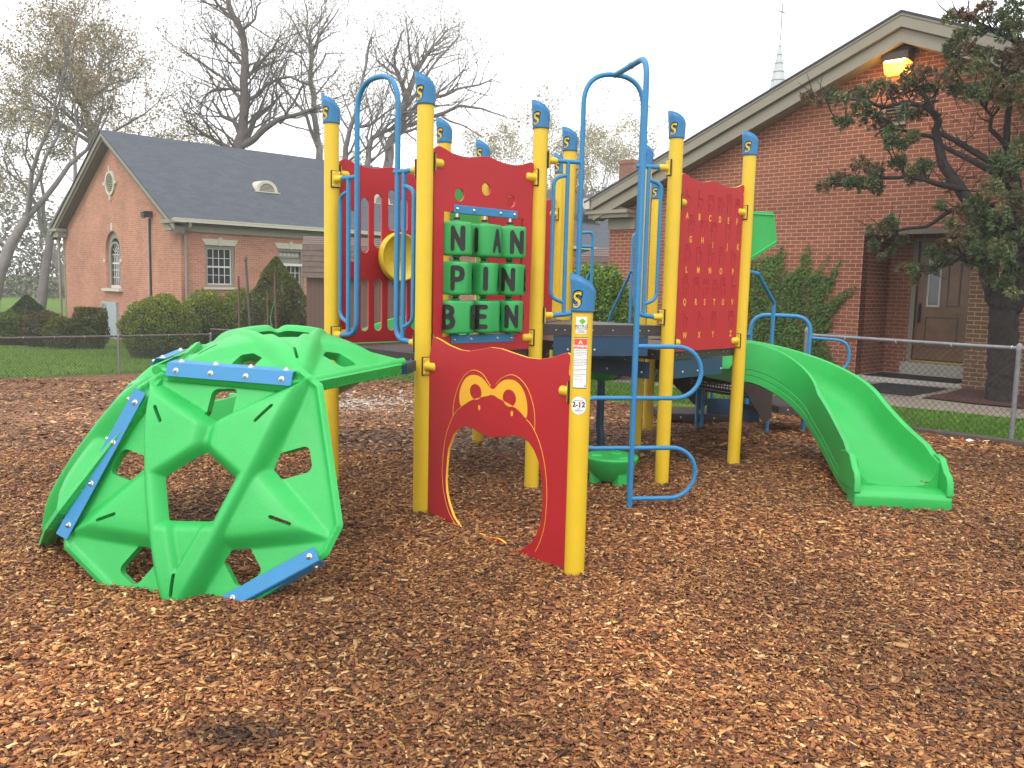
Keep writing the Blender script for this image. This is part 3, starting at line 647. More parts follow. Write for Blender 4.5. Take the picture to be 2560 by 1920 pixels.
for dx, dz_, r_ in ((.006, 1.432, .011), (-.003, 1.427, .008), (.015, 1.427, .008), (.006, 1.421, .010)):
    gm.add([Td @ Vector((math.cos(azc+(dx+math.cos(t)*r_)/RP)*(RP+.0022+.0002*dx*100), math.sin(azc+(dx+math.cos(t)*r_)/RP)*(RP+.0022+.0002*dx*100), dz_+math.sin(t)*r_*.8)) for t in [2*math.pi*i/14 for i in range(14)]], [tuple(range(14))])
wr = MB(); wrap_rect(wr, RP+.0021, azc+.006/RP, .003, 1.406, 1.424, n=1); gm.add([Td @ Vector(v) for v in wr.v], wr.f)
part('tree_emblem', gm, leafgreen_st, parent=st)
mb = MB(); wrap_rect(mb, RP+.0010, azc, .082, 1.062, 1.340, 1); wrap_rect(mb, RP+.0016, azc, .078, 1.066, 1.336, 0)
ws = part('warning_sticker', mb, [white_st, gasket], Td, label='white and orange warning sticker')
mb = MB(); wrap_rect(mb, RP+.0024, azc, .074, 1.279, 1.333); part('warning_band', mb, orange_st, Td, parent=ws)
tm = MB(); add_mesh(tm, wrap_text('WARNING', .0190, RP+.0030, azc, 1.292, dz=.0004, bold=.0007, sx=.92), Td)
tri = [(-.011, 1.305), (.011, 1.305), (0, 1.326)]
tm.add([Td @ Vector((math.cos(azc+a/RP)*(RP+.0032), math.sin(azc+a/RP)*(RP+.0032), z_)) for a, z_ in tri], [(0, 1, 2)])
part('warning_text', tm, white_st, parent=ws)
tm = MB(); rr = random.Random(3)
add_mesh(tm, wrap_text('!', .015, RP+.0036, azc, 1.312, dz=.0004, bold=.0004), Td)
zz = 1.268
for para in (4, 5, 2, 2, 1):
    for i in range(para):
        wd = .066 if i < para-1 else .040; a0 = -.033
        while a0 < wd-.033:
            lw = rr.uniform(.004, .010); wr = MB(); wrap_rect(wr, RP+.0022, azc+(a0+lw/2)/RP, lw, zz-.0011, zz+.0011, n=1); tm.add([Td @ Vector(v) for v in wr.v], wr.f); a0 += lw+.0022
        zz -= .0088
    zz -= .011
add_mesh(tm, wrap_text('5', .014, RP+.0022, azc+.031/RP, 1.076, dz=.0004, bold=.0005), Td)
part('printed_text', tm, gasket, parent=ws)
mb = MB(); mb.add([(math.cos(azc+math.cos(t)*.046/RP)*(RP+.0011), math.sin(azc+math.cos(t)*.046/RP)*(RP+.0011), .965+math.sin(t)*.056) for t in [2*math.pi*i/36 for i in range(36)]] , [tuple(range(36))], 1)
def disc(mb_, rr_, lift, zc, mi, n=36):      # disc wrapped on the post as vertical strips
    vs = []; 
    for j in range(n+1):
        q = -1+2*j/n; hgt2 = math.sqrt(max(0, 1-q*q)); a = azc + q*rr_/RP
        vs += [(math.cos(a)*(RP+lift), math.sin(a)*(RP+lift), zc-hgt2*rr_*1.12), (math.cos(a)*(RP+lift), math.sin(a)*(RP+lift), zc+hgt2*rr_*1.12)]
    mb_.add(vs, [(2*j, 2*j+2, 2*j+3, 2*j+1) for j in range(n)], mi)
mb = MB(); disc(mb, .046, .0009, .968, 1); disc(mb, .0445, .0014, .968, 0)
ags = part('age_sticker', mb, [white_st, galv], Td, label='round white sticker reading 2-12')
tm = MB(); add_mesh(tm, wrap_text('2-12', .040, RP+.0018, azc, .972, dz=.0004, bold=.0014), Td)
add_mesh(tm, wrap_text('AGES', .008, RP+.0018, azc, .951, dz=.0004), Td); add_mesh(tm, wrap_text('SUPERIOR', .0105, RP+.0018, azc, .940, dz=.0004), Td)
for q, wd in ((.995, .05),): wr = MB(); wrap_rect(wr, RP+.0022, azc, wd, q-.0012, q+.0012); tm.add([Td @ Vector(v) for v in wr.v], wr.f)
part('age_text', tm, gasket, parent=ags)

# ---- entry arches of blue tube
RT = .0175
def entry_arch(p, q, dz):
    M_ = frame(PO[p], PO[q]); L = (Vector(PO[q])-Vector(PO[p])).length; a, b = .335, L-.300 if p == 'A' else L-.295
    def W(pts): return [M_ @ Vector((u, z_+dz, 0)) for u, z_ in pts]
    mb = MB()
    zl, zu, zt = 1.195, 2.372, 3.045
    mb.tube(W(fillet([(.12, zl, 0), (a+.01, zl, 0), (a, zl+.3, 0), (a, zt, 0), (b, zt, 0), (b, zl+.3, 0), (b-.01, zl, 0), (L-.12, zl, 0)], [.13, .2, .24, .24, .2, .13], 9) and
             [(v[0], v[1]) for v in fillet([(.12, zl, 0), (a, zl+.02, 0), (a, zt, 0), (b, zt, 0), (b, zl+.02, 0), (L-.12, zl, 0)], [.17, .245, .245, .17], 10)]), RT*1.1, 14)
    ar = part('entry_arch', mb, blue)
    for s_ in (0, 1):
        def X(u): return L-u if s_ else u
        m2 = MB(); m2.tube(W([(X(.12), zu), (X(a), zu)]), RT*.95, 12); m2.tube(W([(X(.225), zu), (X(.225), zl+.015)]), RT*.95, 12)
        m2.tube(W([(v[0], v[1]) for v in fillet([(X(.225), zu-.10, 0), (X(.115), zu-.13, 0), (X(.115), zl+.14, 0), (X(.225), zl+.10, 0)], .09, 8)]), RT*.85, 12)
        part('handrail', m2, blue, parent=ar)
    for a_, b_ in ((p, q), (q, p)):
        for z_ in (zl, zu): clamp(POSTS[a_], PO[a_], ang(a_, b_), z_+dz, L=.085, r=.026)
entry_arch('A', 'B', 0.0); entry_arch('C', 'E', .185)
# ---- loop ladder in front of C-E
px, py = .873, 6.187; dirn = (Vector(PO['E'])-Vector(PO['C'])).normalized()
mid = (Vector(PO['C'])+Vector(PO['E']))/2 + Vector((.02, 0))
mb = MB()
mb.tube(fillet([(px, py, hgt(px, py)-.1), (px, py, 3.19), (mid.x, mid.y, 3.225)], .16, 8), RT*1.22, 16)
part('climber_pole', mb, blue)
mb = MB(); mb.tube([(px+(mid.x-px)*t, py+(mid.y-py)*t, 3.19+.035*t) for t in (.45, .5)], RT*1.4, 14); 
part('tube_sleeve', mb, blue)
d3 = Vector((.985, .17, 0)).normalized()
def lp(s_, z_): return Vector((px, py, z_)) + d3*s_
def uturn(s0, zt_, zb_, s1, name='climber_rung'):
    r_ = (zt_-zb_)/2; sg = 1 if s1 > 0 else -1; c_ = s1 - sg*r_; zc = (zt_+zb_)/2
    pts = [lp(s0, zt_)] + [lp(c_ + sg*r_*math.sin(t), zc + r_*math.cos(t)) for t in [math.pi*i/16 for i in range(17)]] + [lp(s0 if sg > 0 else -s0*0+s0, zb_)]
    mb = MB(); mb.tube(pts, RT*.95, 12); part(name, mb, blue)
uturn(.0, 1.197, .825, .50); uturn(.0, .825, .462, -.46); uturn(.0, .462, .088, .49)
# ---- guard rails around the back and the stairs
def pipe(pts, r=RT, name='guard_rail', f=.12, n=12, parent=None):
    mb = MB(); mb.tube(fillet(pts, f, 7), r, n); return part(name, mb, blue, parent=parent)
kx, ky = .87, 9.95
for (ax, ay, sg) in ((.87, 9.93, -1), (1.335, 10.02, 1)):
    d = Vector((.97, .26))*sg*-.10
    pipe([(ax-d.x*1.3, ay-d.y*1.3, 2.20), (ax, ay, 2.22), (ax, ay, .95)], f=.1)
    pipe([(ax, ay, 2.05), (ax-d.x*1.3, ay-d.y*1.3, 2.05)])
pipe([(1.33, 10.0, 1.80), (1.16, 10.45, 1.28), (1.12, 10.6, 1.0)]); pipe([(.87, 9.93, 1.80), (.70, 10.4, 1.28), (.66, 10.6, 1.0)])
pipe([(1.62, 9.9, .98), (1.40, 10.1, 1.0)])
# stairs down from the far deck
def stair():
    a0, a1 = Vector((1.60, 9.72, 1.06)), Vector((2.36, 10.45, .46)); b0, b1 = Vector((2.30, 8.98, 1.06)), Vector((2.86, 9.50, .46))
    for s0, s1 in ((a0, a1), (b0, b1)):
        mb = MB(); dn = Vector((s1.x-s0.x, s1.y-s0.y, 0)).normalized(); nn = Vector((dn.y, -dn.x, 0))*.006
        prof = [s0 + Vector((0,0,.03)), s0 + Vector((0,0,-.33)), s1 - dn*.12 + Vector((0,0,-.30)), s1 + Vector((0,0,-.24)), s1 + Vector((0,0,.03))]
        n = len(prof); mb.add([p+nn for p in prof] + [p-nn for p in prof], [tuple(range(n)), tuple(range(n, 2*n))[::-1]] + [(i, n+i, n+(i+1)%n, (i+1)%n) for i in range(n)])
        part('stair_stringer', mb, stair_brown)
    for k in range(3):
        t0, t1 = (k+.0)/3, (k+1.0)/3; A0, A1, B0, B1 = a0.lerp(a1, t0), a0.lerp(a1, t1), b0.lerp(b1, t0), b0.lerp(b1, t1); z1 = A1.z
        mb = MB()
        mb.add([(A0.x, A0.y, z1-.0), (B0.x, B0.y, z1-.0), (B1.x, B1.y, z1), (A1.x, A1.y, z1), (A0.x, A0.y, z1-.03), (B0.x, B0.y, z1-.03), (B1.x, B1.y, z1-.03), (A1.x, A1.y, z1-.03)],
               [(0,1,2,3), (7,6,5,4), (0,4,5,1), (3,2,6,7), (0,3,7,4), (1,5,6,2)])
        # riser with two rows of punched holes, seen against the light
        nh = 16; zt_, zb_ = A0.z if k else 1.03, z1+.006
        for row in range(2):
            for i in range(nh):
                t = (i+.5)/nh; c = Vector((A0.x, A0.y, 0)).lerp(Vector((B0.x, B0.y, 0)), t); dd = Vector((B0.x-A0.x, B0.y-A0.y, 0)).normalized()
        # build the riser as a lattice so the holes are open
        dd = Vector((B0.x-A0.x, B0.y-A0.y, 0)); Lr = dd.length; dd.normalize()
        zs = [zb_, zb_+.03, zb_+.05, zb_+.065, zb_+.085, zt_]
        for i in range(len(zs)-1):
            if zs[i+1] <= zs[i]: continue
            if i in (1, 3):
                q = .03
                while q < Lr-.03:
                    p0, p1 = Vector((A0.x, A0.y, 0))+dd*q, Vector((A0.x, A0.y, 0))+dd*(q+.019)
                    mb.add([(p0.x, p0.y, zs[i]), (p1.x, p1.y, zs[i]), (p1.x, p1.y, zs[i+1]), (p0.x, p0.y, zs[i+1])], [(0,1,2,3)]); q += .043
            else: mb.add([(A0.x, A0.y, zs[i]), (B0.x, B0.y, zs[i]), (B0.x, B0.y, zs[i+1]), (A0.x, A0.y, zs[i+1])], [(0,1,2,3)])
        part('stair_tread', mb, black_deck)
stair()
def plat(cx, cy, w_, d_, z, rz, name='transfer_platform'):
    mb = MB(); mb.box(-w_/2, w_/2, -d_/2, d_/2, z-.085, z-.004)
    n = int(w_/.035)
    for i in range(n): x = -w_/2 + .02 + i*(w_-.04)/max(1, n-1); mb.box(x-.009, x+.009, -d_/2+.01, d_/2-.01, z-.0045, z+.004, 0)
    for x in (-.2, .0, .2): mb.lathe([(.012, 0), (.008, .005)], 8, 1, Matrix.Translation((x, -d_/2, z-.045)) @ Matrix.Rotation(R(90), 4, 'X'))
    return bevel(part(name, mb, [stair_brown, steel], Matrix.Translation((cx, cy, 0)) @ Matrix.Rotation(rz, 4, 'Z')), .004, 1)
plat(3.17, 10.02, .62, .85, .345, R(12)); plat(2.22, 10.62, .85, .6, .12, R(2))
mb = MB(); mb.box(2.36, 3.0, 10.42, 10.43, .02, .30); part('support_plate', mb, navy)
pipe([(2.834, 9.542, -.1), (2.834, 9.542, 1.48), (2.52, 9.1, 1.78), (2.38, 8.98, 1.80)], .021, f=.06)
pipe([(2.72, 10.0, .3), (2.72, 10.0, 1.335), (3.36, 9.86, 1.325), (3.337, 9.855, -.1)], .024, f=.19)
pipe([(3.36, 9.86, 1.09), (3.79, 9.80, 1.07), (3.79, 9.80, .72), (3.38, 9.86, .70)], .017, f=.17)
pipe([(2.72, 10.0, 1.10), (2.5, 9.8, 1.12)], .015); pipe([(2.75, 9.98, .93), (2.45, 9.5, 1.2)], .015)
for x, y in ((2.15, 10.0), (2.42, 10.46), (3.0, 10.6), (2.207, 9.979)): pipe([(x, y, -.1), (x, y, .45)], .02, 'stair_leg')

# ---- slides (rotomoulded troughs swept along a path)
def slide(path, width, wall, name, label, flare=None, exit_len=.16):
    """path: list of (x, y, z) centre line of the bed; builds a U section with rolled rims"""
    P = [Vector(p) for p in path]; k = len(P); mb = MB(); sec_n = None; vs = []
    arc = [0]
    for i in range(1, k): arc.append(arc[-1] + (P[i]-P[i-1]).length)
    tot = arc[-1]
    for i in range(k):
        t = (P[min(i+1, k-1)]-P[max(i-1, 0)]); th = Vector((t.x, t.y, 0)).normalized(); side = Vector((th.y, -th.x, 0)); upv = side.cross(t.normalized()); upv = upv if upv.z > 0 else -upv
        w_ = width[i]/2 if hasattr(width, '__len__') else width/2; wl, wr = (wall[i] if hasattr(wall, '__len__') else (wall, wall))
        def sec(wa): # from the rim to bed for one side: (lateral, height)
            return wa
        inner = []
        L_ = [(-w_-.045, -.10), (-w_-.040, wl*.35), (-w_-.043, wl-.035), (-w_-.040, wl-.008), (-w_-.018, wl), (-w_+.004, wl-.010), (-w_+.012, wl-.04), (-w_+.022, wl*.5), (-w_+.050, .055), (-w_+.10, .012), (-w_+.18, 0)]
        R_ = [(-a, h*(wr/wl) if h > 0.02 and False else h) for a, h in L_]
        R_ = [(w_+.045, -.10), (w_+.040, wr*.35), (w_+.043, wr-.035), (w_+.040, wr-.008), (w_+.018, wr), (w_-.004, wr-.010), (w_-.012, wr-.04), (w_-.022, wr*.5), (w_-.050, .055), (w_-.10, .012), (w_-.18, 0)]
        # outside skirt: two pressed lines low on the wall
        def skirt_(s_, wv): return [(s_*(w_+.012), -.115), (s_*(w_+.040), -.10), (s_*(w_+.040), -.045), (s_*(w_+.034), -.040), (s_*(w_+.034), -.036), (s_*(w_+.040), -.031), (s_*(w_+.040), .008), (s_*(w_+.034), .013), (s_*(w_+.034), .017), (s_*(w_+.040), .022)]
        sec_pts = skirt_(-1, wl) + L_[1:] + [(0, -.004)] + R_[1:][::-1] + skirt_(1, wr)[::-1]
        sec_n = len(sec_pts)
        for a, h in sec_pts: vs.append(P[i] + side*a + upv*h)
    fs = []
    for i in range(k-1):
        for j in range(sec_n): fs.append((i*sec_n+j, i*sec_n+(j+1)%sec_n, (i+1)*sec_n+(j+1)%sec_n, (i+1)*sec_n+j))
    mb.add(vs, [f[::-1] for f in fs], 0, True)
    mb.add(vs[:sec_n], [tuple(range(sec_n))[::-1]]); mb.add(vs[-sec_n:], [tuple(range(sec_n))])
    o = part(name, mb, green, label=label)
    m = o.modifiers.new('e', 'EDGE_SPLIT'); m.split_angle = R(50); return o
def slide1():
    pts = []; c = Vector((2.27, 7.92)); r_ = .68
    s0 = Vector((1.70, 8.31)); d0 = Vector((.7071, .7071)); 
    cc = s0 + d0*.08 + Vector((.7071, -.7071))*r_
    P2 = []
    a0 = R(106); 
    for i in range(0, 23):
        a = a0 - R(110)*i/22; rr_ = r_ + .10*i/22; P2.append(cc + Vector((math.cos(a), math.sin(a)))*rr_)
    end = P2[-1]; ex = Vector((2.945, 6.52)); 
    for i in range(1, 9): q = i/8; P2.append(end.lerp(ex, q) + Vector((.03*math.sin(q*math.pi), 0)))
    arc = [0]
    for i in range(1, len(P2)): arc.append(arc[-1] + (P2[i]-P2[i-1]).length)
    T = arc[-1]; out = []; wd = []; wl = []
    for p, s_ in zip(P2, arc):
        q = s_/T
        if q < .06: z = .84
        else:
            u = (q-.06)/.94; z = .84 - .68*(3*(u/.95)**2-2*(u/.95)**3)**.85 if u < .95 else .16
        out.append((p.x, p.y, z + .0)); wd.append(.50 + .10*S01((q-.55)/.45)); h = .28 - .08*S01((q-.85)/.15); wl.append((h, h))
    o = slide(out, wd, wl, 'curved_slide', 'green curved slide ending in a wide lip on the chips')
    e, e0 = Vector(out[-1]), Vector(out[-3]); th = Vector((e.x-e0.x, e.y-e0.y, 0)).normalized(); sd_ = Vector((th.y, -th.x, 0))
    mb = MB(); prof = [(-.0, -.005), (.10, -.008), (.17, -.020), (.195, -.05), (.20, -.10), (.19, -.22), (-.05, -.22)]
    w2 = .35
    # lip with end walls: lofted block
    n = len(prof); lat = [-w2, -w2+.015, w2-.015, w2]
    vs = []
    for li, a in enumerate(lat):
        for d_, h in prof: vs.append(e + sd_*a + th*(d_*(.93 if li in (0, 3) else 1)) + Vector((0, 0, h - (.006 if li in (0, 3) else 0))))
    fs = [tuple(range(n))] + [tuple(range(3*n, 4*n))[::-1]] + [(i*n+j, (i+1)*n+j, (i+1)*n+(j+1)%n, i*n+(j+1)%n) for i in range(3) for j in range(n)]
    mb.add(vs, fs, 0, False)
    for s_ in (-1, 1):     # swept-down end cheeks
        prof2 = [(-.30, .20), (-.12, .235), (-.02, .225), (.04, .18), (.085, .14), (.15, .115), (.185, .06), (.195, -.03), (-.30, -.03)]
        for a in (0,):
            m_ = len(prof2); vv = [e + sd_*(s_*(w2-.045)) + th*d_ + Vector((0, 0, h)) for d_, h in prof2] + [e + sd_*(s_*(w2+.004)) + th*d_ + Vector((0, 0, h)) for d_, h in prof2]
            mb.add(vv, [tuple(range(m_)), tuple(range(m_, 2*m_))[::-1]] + [(i, m_+i, m_+(i+1)%m_, (i+1)%m_) for i in range(m_)])
    lp_ = part('slide_lip', mb, green, parent=o); bevel(lp_, .018, 3, 30); lp_.modifiers.new('s', 'WEIGHTED_NORMAL')
slide1()
mb = MB(); mb.prism([(1.95, 8.0), (2.14, 8.22), (1.98, 8.84), (1.36, 8.60)], 1.045, 1.075); part('slide_entry', mb, green)
def slide2():
    s0 = Vector((-.50, 8.12)); d0 = Vector((-.975, .22)).normalized(); out = []; wl = []
    for i in range(26):
        q = i/25; L_ = 2.55*q; z = 1.06 if q < .12 else 1.06 - .90*(3*((q-.12)/.86)**2-2*((q-.12)/.86)**3)**.85 if q < .98 else .16
        p = s0 + d0*L_; out.append((p.x, p.y, z)); wl.append((.26, .26))
    slide(out, .56, wl, 'straight_slide', 'straight green slide leaving the far left deck')
slide2()
def hood(p, q, zb, label, near=(1, 1), span=1.0):
    """canopy over a slide entrance: a frame plate between the posts with side wings reaching out"""
    M_ = frame(PO[p], PO[q]); L = (Vector(PO[q])-Vector(PO[p])).length
    # outward = away from the decks; frame's z axis may point either way, so build with sign
    ce = Vector((.6, 8.0, 0)); zax = (M_.to_3x3() @ Vector((0, 0, 1))); mid_ = (Vector((*PO[p], 0))+Vector((*PO[q], 0)))/2
    sg = 1 if zax.dot(mid_-ce) > 0 else -1
    mb = MB(); a, b = .07, .07+(L-.14)*span
    def wing(u0, u1, k):
        prof = [(0, zb), (0, zb+1.20), (.22, zb+1.245), (.60, zb+1.265), (.63, zb+1.22), (.70, zb+1.0), (.69, zb+.965), (.16, zb+.77), (.10, zb+.60), (.06, zb)]
        prof = [(d_*k, z_) for d_, z_ in prof]; n = len(prof); vs = [(u0, z_, sg*d_) for d_, z_ in prof] + [(u1, z_, sg*d_) for d_, z_ in prof]
        mb.add(vs, [tuple(range(n)), tuple(range(n, 2*n))[::-1]] + [(i, n+i, n+(i+1)%n, (i+1)%n) for i in range(n)], 0)
    wing(a, a+.035, near[0]); wing(b-.035, b, near[1])
    for u0, u1 in ((a+.035, b-.035),):
        prof = [(0, zb+1.13), (0, zb+1.20), (.10, zb+1.22), (.16, zb+1.22), (.16, zb+1.17), (.10, zb+1.15)]
        n = len(prof); vs = [(u0, z_, sg*d_) for d_, z_ in prof] + [(u1, z_, sg*d_) for d_, z_ in prof]
        mb.add(vs, [tuple(range(n)), tuple(range(n, 2*n))[::-1]] + [(i, n+i, n+(i+1)%n, (i+1)%n) for i in range(n)], 0)
    if span == 1.0: mb.box(a+.036, b-.036, zb+.78, zb+1.20, -.015, .015)
    for u_, k in ((a-.004, near[0]), (b, near[1])):      # pressed ribs on the wings
        if k < .9: continue
        mb.tube([(u_, zb+1.215, sg*.04), (u_, zb+1.235, sg*.6)], .009, 6, 0); mb.tube([(u_, zb+.80, sg*.15), (u_, zb+.995, sg*.67)], .010, 6, 0)
    o = part('slide_hood', mb, green, M_, label=label); bevel(o, .012, 3, 30); o.modifiers.new('s', 'WEIGHTED_NORMAL')
hood('F', 'I', 1.08, 'green hood over the curved slide', (1, .12), .42); hood('G', 'J', 1.38, 'green hood over the straight slide', (.12, .25))

leaf_ = MB(); leaf_.add([(0, 0, 0), (.03, .012, .012), (.055, 0, .004), (.03, -.014, .010)], [(0, 1, 2, 3)]); leaf_.add([(.01, .02, .0), (.02, .045, .012), (.0, .05, .006), (-.012, .03, .012)], [(0, 1, 2, 3)])
o = leaf_.build('fallen_leaf', mat('dead_leaf', (.10, .045, .02), .8)); o.location = (3.10, 6.42, .205); tag(o, 'small brown fallen leaf on the lip of the curved slide', 'leaf')
# ------------------------------------------------------------------ moulded five-sided climbing panels (part of the play structure)
def climb_panel():
    """relief sheet in the unit pentagon: five arms meeting round a five-sided hole; tips at 0, 72, ... degrees"""
    RO = .988                                    # star tips
    def pent(u, v, Rr, rot=0.0):               # signed distance inside a regular pentagon with vertices at rot+72k (positive inside)
        ap = Rr*math.cos(R(36)); return min(ap - (u*math.cos(R(72*k+36)+rot) + v*math.sin(R(72*k+36)+rot)) for k in range(5))
    notch = .48
    star = []
    for k in range(5):
        star.append((RO*math.cos(R(72*k)), RO*math.sin(R(72*k)))); star.append((notch*math.cos(R(72*k+36)), notch*math.sin(R(72*k+36))))
    def star_d(u, v):
        # fold to one sector
        a = math.atan2(v, u) % R(72); 
        if a > R(36): a = R(72)-a
        r_ = math.hypot(u, v); x, y = r_*math.cos(a), r_*math.sin(a)
        ax, ay, bx, by = RO, 0, notch*math.cos(R(36)), notch*math.sin(R(36))
        dx, dy = bx-ax, by-ay; L_ = math.hypot(dx, dy)
        return ((x-ax)*dy - (y-ay)*dx)/L_*-1.0 if False else ((dy*(ax-x) - dx*(ay-y))/L_)
    def slot_d(u, v):
        a = (math.atan2(v, u) + R(36)) % R(72) - R(36); r_ = math.hypot(u, v); x, y = r_*math.cos(a), r_*math.sin(a)
        x0, x1 = .565, .70; xx = min(max(x, x0), x1); return math.hypot(x-xx, y - .03*math.sin(0)) - .012
    def hole_d(u, v):                            # >0 = material
        d = -pent(u, v, .258, R(36)) 
        a = math.atan2(v, u) % R(72); dr = a - R(36); r_ = math.hypot(u, v); x, y = r_*math.cos(dr), r_*math.sin(dr)
        # opening outside the star beside each notch (rounded kite), sits slightly to one side
        hx = max(abs(x-(notch+.115)) - .085, 0); hy = max(abs(y-.012) - .048, 0); d2 = math.hypot(hx, hy) - .045
        d2 = max(d2, -(-star_d(u, v) + .0))     # only where we are outside the star
        d2 = max(d2, star_d(u, v))
        return min(d, d2, slot_d(u, v))
    def outline(u, v):
        trunc = min(1.0 - (u*math.cos(R(72*k)) + v*math.sin(R(72*k))) for k in range(5))
        return min(pent(u, v, 1.075), trunc)
    def sd(u, v): return min(outline(u, v), hole_d(u, v))
    TIP = [Vector((math.cos(R(72*k)), math.sin(R(72*k)))) for k in range(5)]
    def side_of(a, b, u, v):                     # distance from the line tip a - tip b, positive towards the middle
        d = (TIP[b]-TIP[a]).normalized(); n_ = Vector((-d.y, d.x)); s_ = (Vector((u, v))-TIP[a]).dot(n_); return s_ if (-TIP[a]).dot(n_) > 0 else -s_
    def sm(t): t = min(1, max(0, t)); return math.sin(t*math.pi/2)
    FT = TIP[3]
    def ramp_(t): t = min(1, max(0, t)); return t*t*(3-2*t)
    def relief(u, v):
        s_ = star_d(u, v); r_ = math.hypot(u, v); dh = -pent(u, v, .258, R(36))
        # two flat-topped bowed bands run from the upper tips down to the foot tip (216 deg); the side arms tuck under them
        bul = .075*max(0, 1-r_*r_*.9); t1 = side_of(1, 3, u, v)+bul; t2 = side_of(0, 3, u, v)+bul
        along = u*FT.x + v*FT.y; bw = .255 + 1.2*ramp_((-along-.02)/.32)
        an = math.degrees(math.atan2(v, u)) % 360; top_ = s_+.012 if (an < 72 or an > 359.9) else 9
        fall = .34 + .66*sm((1.03-r_)/.50)
        def band(t, o): return sm(min(t, bw-t, o, top_)/.088)
        hb_ = max(band(t1, t2), band(t2, t1))
        am = (an-36+180) % 360 - 180; val = math.exp(-(math.radians(am)*r_/.045)**2) if abs(am) < 40 else 0
        h1 = .132*hb_*fall*(1-.40*val)
        h2 = .088*sm((s_+.004)/.10)*fall*(.72+.28*sm((s_-.02)/.16))
        hh = max(h1, h2); hh *= .45 + .55*sm(dh/.075)
        rim = outline(u, v); hh += .022*math.exp(-((rim-.03)/.020)**2) * (1-sm(s_/.05))
        return hh
    N = 168; lo, hi = -1.02, 1.04; xs = [lo + (hi-lo)*i/N for i in range(N+1)]
    D = [[sd(x, y) for y in xs] for x in xs]
    vs, idx, fs = [], {}, []
    def gv(key, p):
        if key not in idx: idx[key] = len(vs); vs.append(p)
        return idx[key]
    def cut(i, j, k, l):
        key = ('e', min((i,j),(k,l)), max((i,j),(k,l)))
        a, b = D[i][j], D[k][l]; t = a/(a-b); t = min(.98, max(.02, t)); return gv(key, (xs[i]+(xs[k]-xs[i])*t, xs[j]+(xs[l]-xs[j])*t))
    for i in range(N):
        for j in range(N):
            cs = [(i,j),(i+1,j),(i+1,j+1),(i,j+1)]; ins = [D[a][b] > 0 for a, b in cs]
            if not any(ins): continue
            poly = []
            for q in range(4):
                a, b = cs[q], cs[(q+1)%4]
                if ins[q]: poly.append(gv(a, (xs[a[0]], xs[a[1]])))
                if ins[q] != ins[(q+1)%4]: poly.append(cut(*a, *b))
            if len(poly) >= 3: fs.append(tuple(poly))
    return [(u, v, relief(u, v)) for u, v in vs], fs
CPV, CPF = climb_panel()
def climb(c, a, b, label=None, rl=1.0, dome=.03, th=.045):
    c, a, b = Vector(c), Vector(a), Vector(b); n = a.cross(b).normalized()
    flip = n.dot(Vector((0, -1, .8))) < 0
    if flip: n = -n
    sc = (a.length+b.length)/2
    me = bpy.data.meshes.new('climbing_panel')
    me.from_pydata([c + a*u + b*v + n*(h*1.15*rl + dome*max(0, 1-1.55*(u*u+v*v)))*sc for u, v, h in CPV], [], [f[::-1] if flip else f for f in CPF]); me.polygons.foreach_set('use_smooth', [True]*len(me.polygons)); me.update()
    o = part('climbing_panel', me, green, label=label)
    m = o.modifiers.new('s', 'SOLIDIFY'); m.thickness = th; m.offset = -1
    m2 = o.modifiers.new('e', 'EDGE_SPLIT'); m2.split_angle = R(55); return o
P1 = ((-1.5854, 4.445, .503), (.5303, .1336, .6049), (-.591, .2743, .3847))
P2 = ((-1.4025, 5.2846, 1.125), (0.1401, 0.7667, 0.0426), (-0.7117, 0.1542, 0.0247))
P3 = ((-2.3893, 5.2316, .5854), (.4873, -.4821, .4909), (.1904, .616, .452))
climb(*P1, label='front green climbing panel facing the viewer'); climb(*P2, label='top green climbing panel bridging to the deck', rl=.62, dome=.18, th=.065); climb(*P3, label='left green climbing panel seen edge-on', dome=.055)
# far side panel of the dome, seen through the holes
V15 = [(-1.953, 4.753, 1.11), (-1.087, 4.576, 1.084), (-.68, 5.373, 1.132), (-1.276, 6.053, 1.165), (-2.016, 5.668, 1.155)]
def bracket(a, b, n1, n2, t0, t1, wd=.075, two=True, bolts=4):
    """folded blue plate along the seam a-b with one flange on each panel"""
    a, b = Vector(a), Vector(b); d = (b-a).normalized(); p0, p1 = a.lerp(b, t0), a.lerp(b, t1); n1, n2 = Vector(n1).normalized(), Vector(n2).normalized()
    mb = MB()
    for n_, o_, first in ((n1, n2, True), (n2, n1, False)):
        f = n_.cross(d).normalized(); f = f if f.dot(o_) < 0 else -f     # direction across this flange, away from the fold
        base = (n1+n2).normalized()*.052; q0, q1 = p0 + base, p1 + base
        mb.obox((q0+q1)/2 + f*wd/2, (q1-q0)/2, f*wd/2, n_*.003, 0)
        for k in range(bolts):
            t = (k+.5)/bolts; t = .08+.84*k/(bolts-1); c_ = q0.lerp(q1, t) + f*wd*.55 + n_*.003; z_ = n_; x_ = d; y_ = z_.cross(x_)
            M_ = Matrix(((x_.x, y_.x, z_.x, c_.x), (x_.y, y_.y, z_.y, c_.y), (x_.z, y_.z, z_.z, c_.z), (0,0,0,1)))
            mb.lathe([(.017, 0), (.017, .002), (.010, .0025), (.010, .010), (.004, .013)], 12, 1, M_)
    return bevel(part('joint_bracket', mb, [blue, steel]), .003, 1)
N1, N2, N3 = (-.186, -.912, .365), (.04, -.126, .991), (-.796, -.238, .557)
bracket(V15[0], V15[1], N1, N2, .10, .93); bracket(V15[0], (-2.379, 4.491, .176), N1, N3, .14, .95); bracket(V15[0], V15[4], N2, N3, .08, .5, .05, bolts=2)
bracket((-.838, 4.224, .309), (-1.67, 4.181, -.164), N1, (.45, -.55, -.7), .12, .66, bolts=2)
mb = MB(); 
